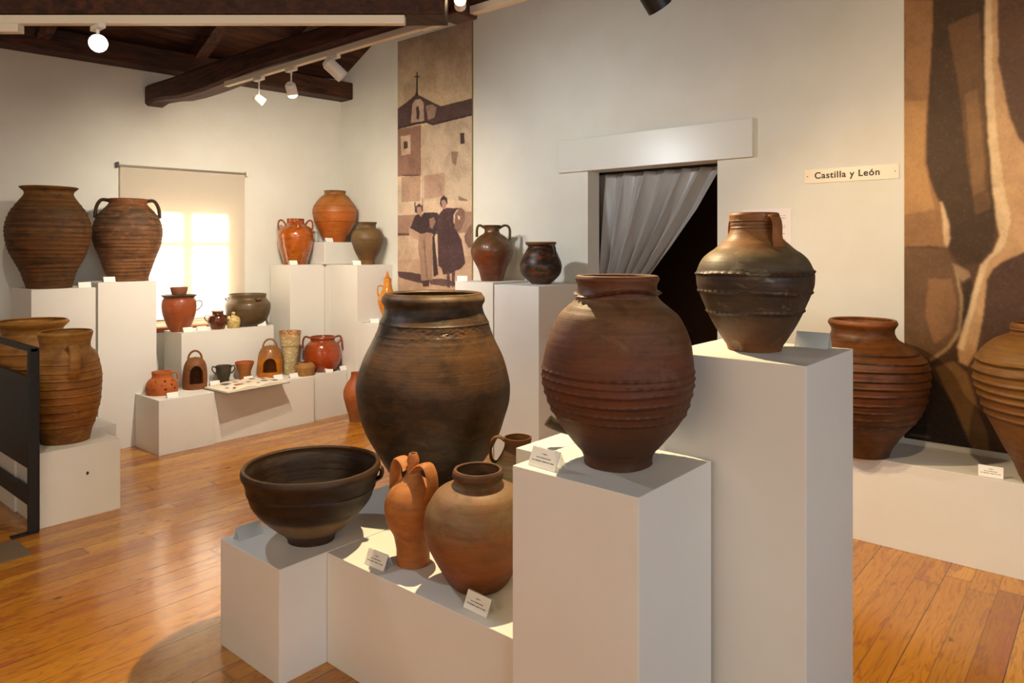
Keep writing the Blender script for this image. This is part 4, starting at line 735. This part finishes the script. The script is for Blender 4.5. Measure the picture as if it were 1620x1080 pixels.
# dark spouted vessel behind the red-brown jar
m = C('clay_spouted', [(0, '2e241c'), (1, '3c2f24')], .24, [('6a5844', .5)], .2, .5)
t = thing('spouted_vessel', 'dark vessel hidden behind the red-brown jar, its stubby spout showing left', 'vessel', (2.12, 1.42, .80))
mk('body', lathe([(.06, 0), (.085, .03), (.105, .08), (.10, .13), (.07, .18), (.045, .20), (.05, .22)], .008, 56, .006), m, t, smooth=True)
bm = tube([(-.06, .05, .060), (-.085, .082, .070), (-.108, .110, .084), (-.118, .122, .094)], .021, 16); mk('spout', bm, m, t, smooth=True)

# braziers: domed cylinders with an arched mouth and a loop handle
def brazier(loc, az, R0, H, HT, open_w, z0, z1, mat, label, taper, ty=0):
    t = thing('domed_brazier', label, 'brazier', loc)
    P = [(R0*.97, 0), (R0, H*.10), (R0*1.0, H*.4), (R0*.95, H*.62), (R0*.86, H*.78), (R0*.66, H*.92), (R0*.36, H*.99), (R0*.05, H)]
    fa = radians(az+180)
    def hl(a, z):
        d = (a-fa+pi) % (2*pi)-pi; q = R0*sin(d) if abs(d) < 1.35 else 9; zz = (z-z0)/(z1-z0)
        if zz < 0 or zz > 1: return False
        w = open_w*(1 if zz < .55 else sqrt(max(0, 1-((zz-.55)/.45)**2)))*(1-taper*zz); return abs(q+ty) < w
    bm = lathe(P, .012, 128, .0035, (), .0015, holes=hl, closed_top=False); mk('body', bm, mat, t, smooth=True)
    a = radians(az-90); e = Vector((cos(a), sin(a), 0)); pts = []
    for k in range(9):
        th = pi*k/8; pts.append(tuple(e*(R0*.55*cos(th))+Vector((0, 0, H*.86+(HT-H*.86)*sin(th)**.8))))
    mk('handle', tube(pts, .008, 10, 4), mat, t, smooth=True); return t
m = C('clay_brazier', [(0, '8a5230'), (.6, '7a4a2c'), (1, '845430')], .25, [('5c3820', .5), ('9c6a40', .35)], .15, .65)
brazier((2.666, 5.56, .40), 64.4, .091, .243, .294, .052, .045, .185, m, 'dark brown domed brazier with arched mouth, left of the open book', .05, -.010)
m = C('clay_brazier_orange', [(0, 'c07018'), (.5, 'c47a1e'), (.62, '9a6434'), (1, '8a5c38')], .27, [('d88c2c', .4)], .1, .45, .2, coat=.3, zamp=.05)
brazier((3.338, 5.595, .40), 59.2, .105, .265, .319, .062, .045, .165, m, 'orange domed brazier with thin loop handle behind the open book', .15)

# open book hanging over the shelf edge
bk = thing('open_book', 'open picture book lying on the low shelf and overhanging its front', 'book', (2.99, 5.168, .402), radians(4))
def page(side, mat_, th=.006):
    bm = bmesh.new(); n = 14; W_, D_ = .27, .315; top = []; bot = []
    for i in range(n+1):
        u = i/n; x = side*(.003+W_*u); z = .004+.016*sin(pi*min(1, u*1.15))*(1-u)*1.6+.004
        for y in (0, D_): (top.append(bm.verts.new((x, y, z+th))), bot.append(bm.verts.new((x, y, .003))))
    for i in range(n):
        a, b, c, d = 2*i, 2*i+1, 2*i+3, 2*i+2
        bm.faces.new([top[k] for k in (a, b, c, d)]); bm.faces.new([bot[k] for k in (d, c, b, a)]); bm.faces.new((top[a], top[d], bot[d], bot[a])); bm.faces.new((top[b], bot[b], bot[c], top[c]))
    bm.faces.new([top[0], bot[0], bot[1], top[1]]); bm.faces.new([top[-2], top[-1], bot[-1], bot[-2]]); return bm
M_PAGE = plain('cream_page', 'eadfc8', .6)
for s_ in (-1, 1): mk('pages', page(s_, M_PAGE), M_PAGE, bk, smooth=True)
bm = bmesh.new(); bx(bm, -.285, .285, -.006, .322, -.001, .0035); mk('cover', bm, plain('grey_book_cover', '6a6258', .6), bk)
def disc(bm, x, y, z, rx, ry, n=20):
    c = bm.verts.new((x, y, z)); r = [bm.verts.new((x+rx*cos(2*pi*i/n), y+ry*sin(2*pi*i/n), z)) for i in range(n)]
    for i in range(n): bm.faces.new((c, r[i], r[(i+1) % n]))
def pz(x): u = (abs(x)-.003)/.27; return .0145+.016*sin(pi*min(1, u*1.15))*(1-u)*1.6
MP1 = plain('dark_plate_print', '5a3420', .6); MP2 = plain('orange_plate_print', 'b86a3c', .6)
for x, y, r, mp in ((-.17, .06, .016, MP1), (-.20, .12, .014, MP1), (.05, .08, .014, MP1), (.10, .25, .02, MP1), (.12, .11, .022, MP1), (.22, .12, .024, MP1), (.19, .24, .02, MP1), (-.10, .12, .030, MP2), (-.06, .24, .018, MP2), (.04, .19, .022, MP2)):
    bm = bmesh.new(); disc(bm, x, y, pz(x)+.001, r*1.35, r*1.1); mk('printed_picture', bm, mp, bk)
bm = bmesh.new(); bx(bm, -.17, -.09, .20, .27, pz(-.13)-.001, pz(-.13)+.0012); mk('printed_picture', bm, plain('grey_plate_print', '7a6a68', .6), bk)

# ---------------------------------------------------------------- caption cards
def make_card(w, h_, name='caption_card', near=False):
    t = bpy.data.objects.new(name, None); COL.objects.link(t)
    R1 = Matrix.Rotation(radians(-24), 4, 'X')
    bm = bmesh.new(); bx(bm, -w/2, w/2, -.0012, .0012, 0, h_, .0006, R1 ); mk('card', bm, M_CARD, t)
    bm = bmesh.new(); top = R1 @ Vector((0, 0, h_)); R2 = Matrix.Translation((0, .0016, 0)) @ R1
    bx(bm, -w/2-.001, w/2+.001, 0, .0012, 0, h_+.001, 0, Matrix.Translation((0, .0018, 0)) @ R1)
    L = h_*1.0; R3 = Matrix.Translation((0, top.y+.003, top.z)) @ Matrix.Rotation(radians(24), 4, 'X'); bx(bm, -w/2-.001, w/2+.001, 0, .0012, -L, 0, 0, R3)
    mk('acrylic_holder', bm, M_ACRYL, t)
    if near:
        for z, a, b in ((.72, -.10, .12), (.52, -.26, .26), (.34, -.40, .40)):
            inkline(t, M_INK, lambda u, v, z=z: tuple(R1 @ Vector((u, -.0017, z*h_+v))), a*w, b*w, .0026)
    return t
def copy_tree(o):
    c = o.copy(); COL.objects.link(c)
    for ch in [q for q in COL.objects if q.parent == o]:
        d = ch.copy(); d.parent = c; COL.objects.link(d)
    return c
c_near = make_card(.098, .052, near=True); c_far = make_card(.078, .042)
cards = [  # x, y, z, facing angle of the card's front (deg; -90 = faces -Y), near?, label
 (1.425, 2.565, .40, 90, 1, 'clear caption stand seen from behind at the left corner of the dark bowl'),
 (1.567, 1.965, .3985, 182, 1, 'printed caption card in front of the orange drinking jug'),
 (1.572, 1.490, .3985, 178, 1, 'printed caption card in front of the brown round jar'),
 (1.535, 1.205, .90, 176, 1, 'printed caption card at the left corner of the mid-height pedestal'),
 (2.335, .735, 1.19, 0, 1, 'clear caption stand seen from behind beside the dark handled pitcher'),
 (3.975, .465, .435, 184, 1, 'printed caption card at the front of the platform below the mural'),
 (3.93, 3.855, 1.25, -135, 0, 'white caption card left of the mottled two-handled jar'),
 (3.655, 5.72, 1.352, -90, 0, 'white caption card in front of the glossy orange glazed jar'),
 (3.990, 5.235, 1.352, -105, 0, 'white caption card in front of the dull brown collared jar'),
 (3.995, 5.655, 1.56, -90, 0, 'white caption card in front of the large round orange jar'),
 (4.02, 5.02, .84, -110, 0, 'white caption card left of the yellow-orange stoppered jug'),
 (3.775, 5.347, .40, -90, 0, 'white caption card in front of the glossy orange-red cooking pot'),
 (3.93, 5.350, .40, -80, 0, 'white caption card at the right end of the low shelf'),
 (3.42, 5.345, .40, -90, 0, 'white caption card in front of the tiny squat tan pot'),
 (3.295, 5.385, .40, -95, 0, 'white caption card right of the open book, beside the orange brazier'),
 (3.095, 5.505, .40, -95, 0, 'white caption card in front of the small flared bowl'),
 (2.815, 5.525, .40, -95, 0, 'white caption card between the brown brazier and the grey pot'),
 (2.385, 5.315, .40, -95, 0, 'white caption card in front of the terracotta perforated pot'),
 (2.700, 5.740, .823, -90, 0, 'white caption card in front of the red lidded pot'),
 (2.815, 5.740, .823, -90, 0, 'white caption card left of the small glossy brown jar'),
 (3.34, 5.724, .823, -95, 0, 'white caption card in front of the wide grey-brown cooking pot'),
 (1.905, 5.635, 1.22, -100, 0, 'white caption card right of the widest brown ringed jar'),
 (2.10, 5.718, 1.25, -95, 0, 'white caption card at the foot of the chipped two-handled jar'),
]
un = set()
for x, y, z, ang, near, lab in cards:
    src = c_near if near else c_far
    if src.name in un: t = copy_tree(src)
    else: t = src; un.add(src.name)
    t.location = (x, y, z+.0008); t.rotation_euler = (0, 0, radians(ang+90)); tag(t, lab, 'caption card', 'caption cards beside the pots')

# ---------------------------------------------------------------- black information stand
st = thing('information_stand', 'black metal information stand cut off by the left edge', 'stand', (1.231, 4.372, 0))
LS = .86
for y in (0, LS):
    bm = bmesh.new(); bx(bm, -.024, .024, y-.018, y+.018, .008, .975, .003); mk('post', bm, M_BLACK, st)
    bm = bmesh.new(); bx(bm, -.10, .020, y-.024, y+.024, 0, .008, .002); mk('foot', bm, M_BLACK, st)
bm = bmesh.new(); bx(bm, -.018, .018, -.018, LS+.018, .955, .980, .003); mk('top_bar', bm, M_BLACK, st)
bm = bmesh.new(); bx(bm, -.012, .012, 0, LS, .135, .215, .003); mk('lower_bar', bm, M_BLACK, st)
bm = bmesh.new(); bx(bm, -.012, .012, .06, LS-.06, .33, .815, .003); pp = mk('text_panel', bm, plain('black_panel', '141210', .5), st)
M_DIM = plain('dim_print', '2e2a22', .6)
for i in range(24): inkline(pp, M_DIM, lambda u, v, i=i: (-.0126, u, .775-.0172*i+v), .09, LS-.09-(.3 if i % 6 == 5 else .0), .006)
for y in (.01, LS-.06):
    bm = bmesh.new(); bx(bm, -.008, .008, y, y+.055, .545, .56); mk('panel_arm', bm, M_BLACK, st)
bm = bmesh.new(); bx(bm, .0, 1.14, 4.065, 4.32, .0, .006, .001); tag(mk('floor_mat', bm, M_MAT), 'flat taupe floor mat at the left edge by the black stand', 'mat')

# ---------------------------------------------------------------- tracks and spotlights
tk = thing('lighting_track', 'cream track fixed under the long tie beam, holding small white spotlights', 'track', (2.44, 2.5, 2.60))
bm = bmesh.new(); bx(bm, -.017, .017, 0.0, 2.14, 0, .034, .003); mk('rail', bm, M_TRACK, tk)
bm = bmesh.new(); bx(bm, -.020, .020, 0.0, .17, -.006, .0, .001); mk('track_feed', bm, M_TRACK, tk)
bm = bmesh.new(); bx(bm, 2.10, 2.30, 2.20, 2.28, 2.684, 2.74); tag(mk('lamp_bracket', bm, M_BEAM), 'dark timber stub above the lit warm spotlight, out of view at the top', 'bracket')
bm = tube([(0, 0, .012), (0, -.05, .002), (0, -.10, .02), (0, -.15, .05)], .005); mk('cable', bm, M_CABLE, tk)
tk2 = thing('lighting_track', 'second cream track on the tie beam, running out of view at the top', 'track', (2.44, -.6, 2.60))
bm = bmesh.new(); bx(bm, -.02, .02, 0, 2.93, 0, .036, .003); mk('rail', bm, M_TRACK, tk2)
tk3 = thing('lighting_track', 'long cream track under the dark beam across the top left', 'track', (0, 0, 0))
bm = bmesh.new(); bx(bm, -.55, 1.698, .004, .042, 2.446, 2.482, .003, MD); mk('rail', bm, M_TRACK, tk3)
bm = bmesh.new(); bx(bm, -.5, .074, .002, .044, 2.411, 2.446, .003, MD); mk('track_feed', bm, M_TRACK, tk3)
def lamp(loc, tgt, label, drop=.12, rad=.028, ln=.075, lit=None, mat=None, parent_z=0, strap_=False):
    """loc = pivot at the track"""
    mat = mat or M_LAMPW; t = thing('spotlight', label, 'spotlight', loc); bm = bmesh.new(); bx(bm, -.014, .014, -.05, .05, -.022, -.0005, .004); mk('adapter', bm, mat, t)
    bm = bmesh.new(); cyl(bm, (0, 0, -.012), (0, 0, -drop), .0045 if not strap_ else .009, seg=12); cyl(bm, (0, 0, -.012), (0, 0, -.04), .009, .006, seg=12); mk('stem', bm, mat, t)
    d = (Vector(tgt)-Vector(loc)-Vector((0, 0, -drop))).normalized(); p = Vector((0, 0, -drop-.012)); a = p-d*ln*.45; b = p+d*ln*.55; bm = bmesh.new()
    cyl(bm, a, a+d*ln*.15, rad*.7, rad, 28, True); cyl(bm, a+d*ln*.15, b, rad, rad*1.0, 28, False); cyl(bm, b, b-d*.012, rad*.86, rad*.80, 28, False)
    n = 28; q = d.to_track_quat('Z', 'Y').to_matrix()
    mk('lamp_head', bm, mat, t, smooth=True); bm = bmesh.new(); cyl(bm, b-d*.010, b-d*.007, rad*.84, rad*.84, 28); mk('lens', bm, lit or plain('lamp_lens', 'cfcabb', .2), t); return t
lamp((2.44, 4.22, 2.60), (3.6, 3.6, 1.5), 'leftmost small white spotlight on the tie beam track', .125, .026, .07)
lamp((2.44, 3.85, 2.60), (3.6, 4.9, 1.3), 'middle small white spotlight on the tie beam track', .115, .032, .085)
lamp((2.44, 3.42, 2.60), (4.2, 2.2, .6), 'larger white spotlight nearest the sepia photograph, hanging from the track', .06, .038, .13, strap_=True)
lamp((2.27, 2.24, 2.683), (.3, .35, 3.1), 'lit warm spotlight at the top edge where the beams meet', .085, .026, .06, M_LIT_WARM)
lamp((2.44, 1.38, 2.60), (3.6, .9, 1.0), 'dark spotlight just entering the top of the view over the doorway', .10, .05, .13, mat=M_BLACK)
lp = MD @ Vector((.399, .022, 2.446)); lamp(tuple(lp), (.2, .2, 1.45), 'glaring lit spotlight hanging from the long track at top left', .065, .036, .08, M_LIT_LED)
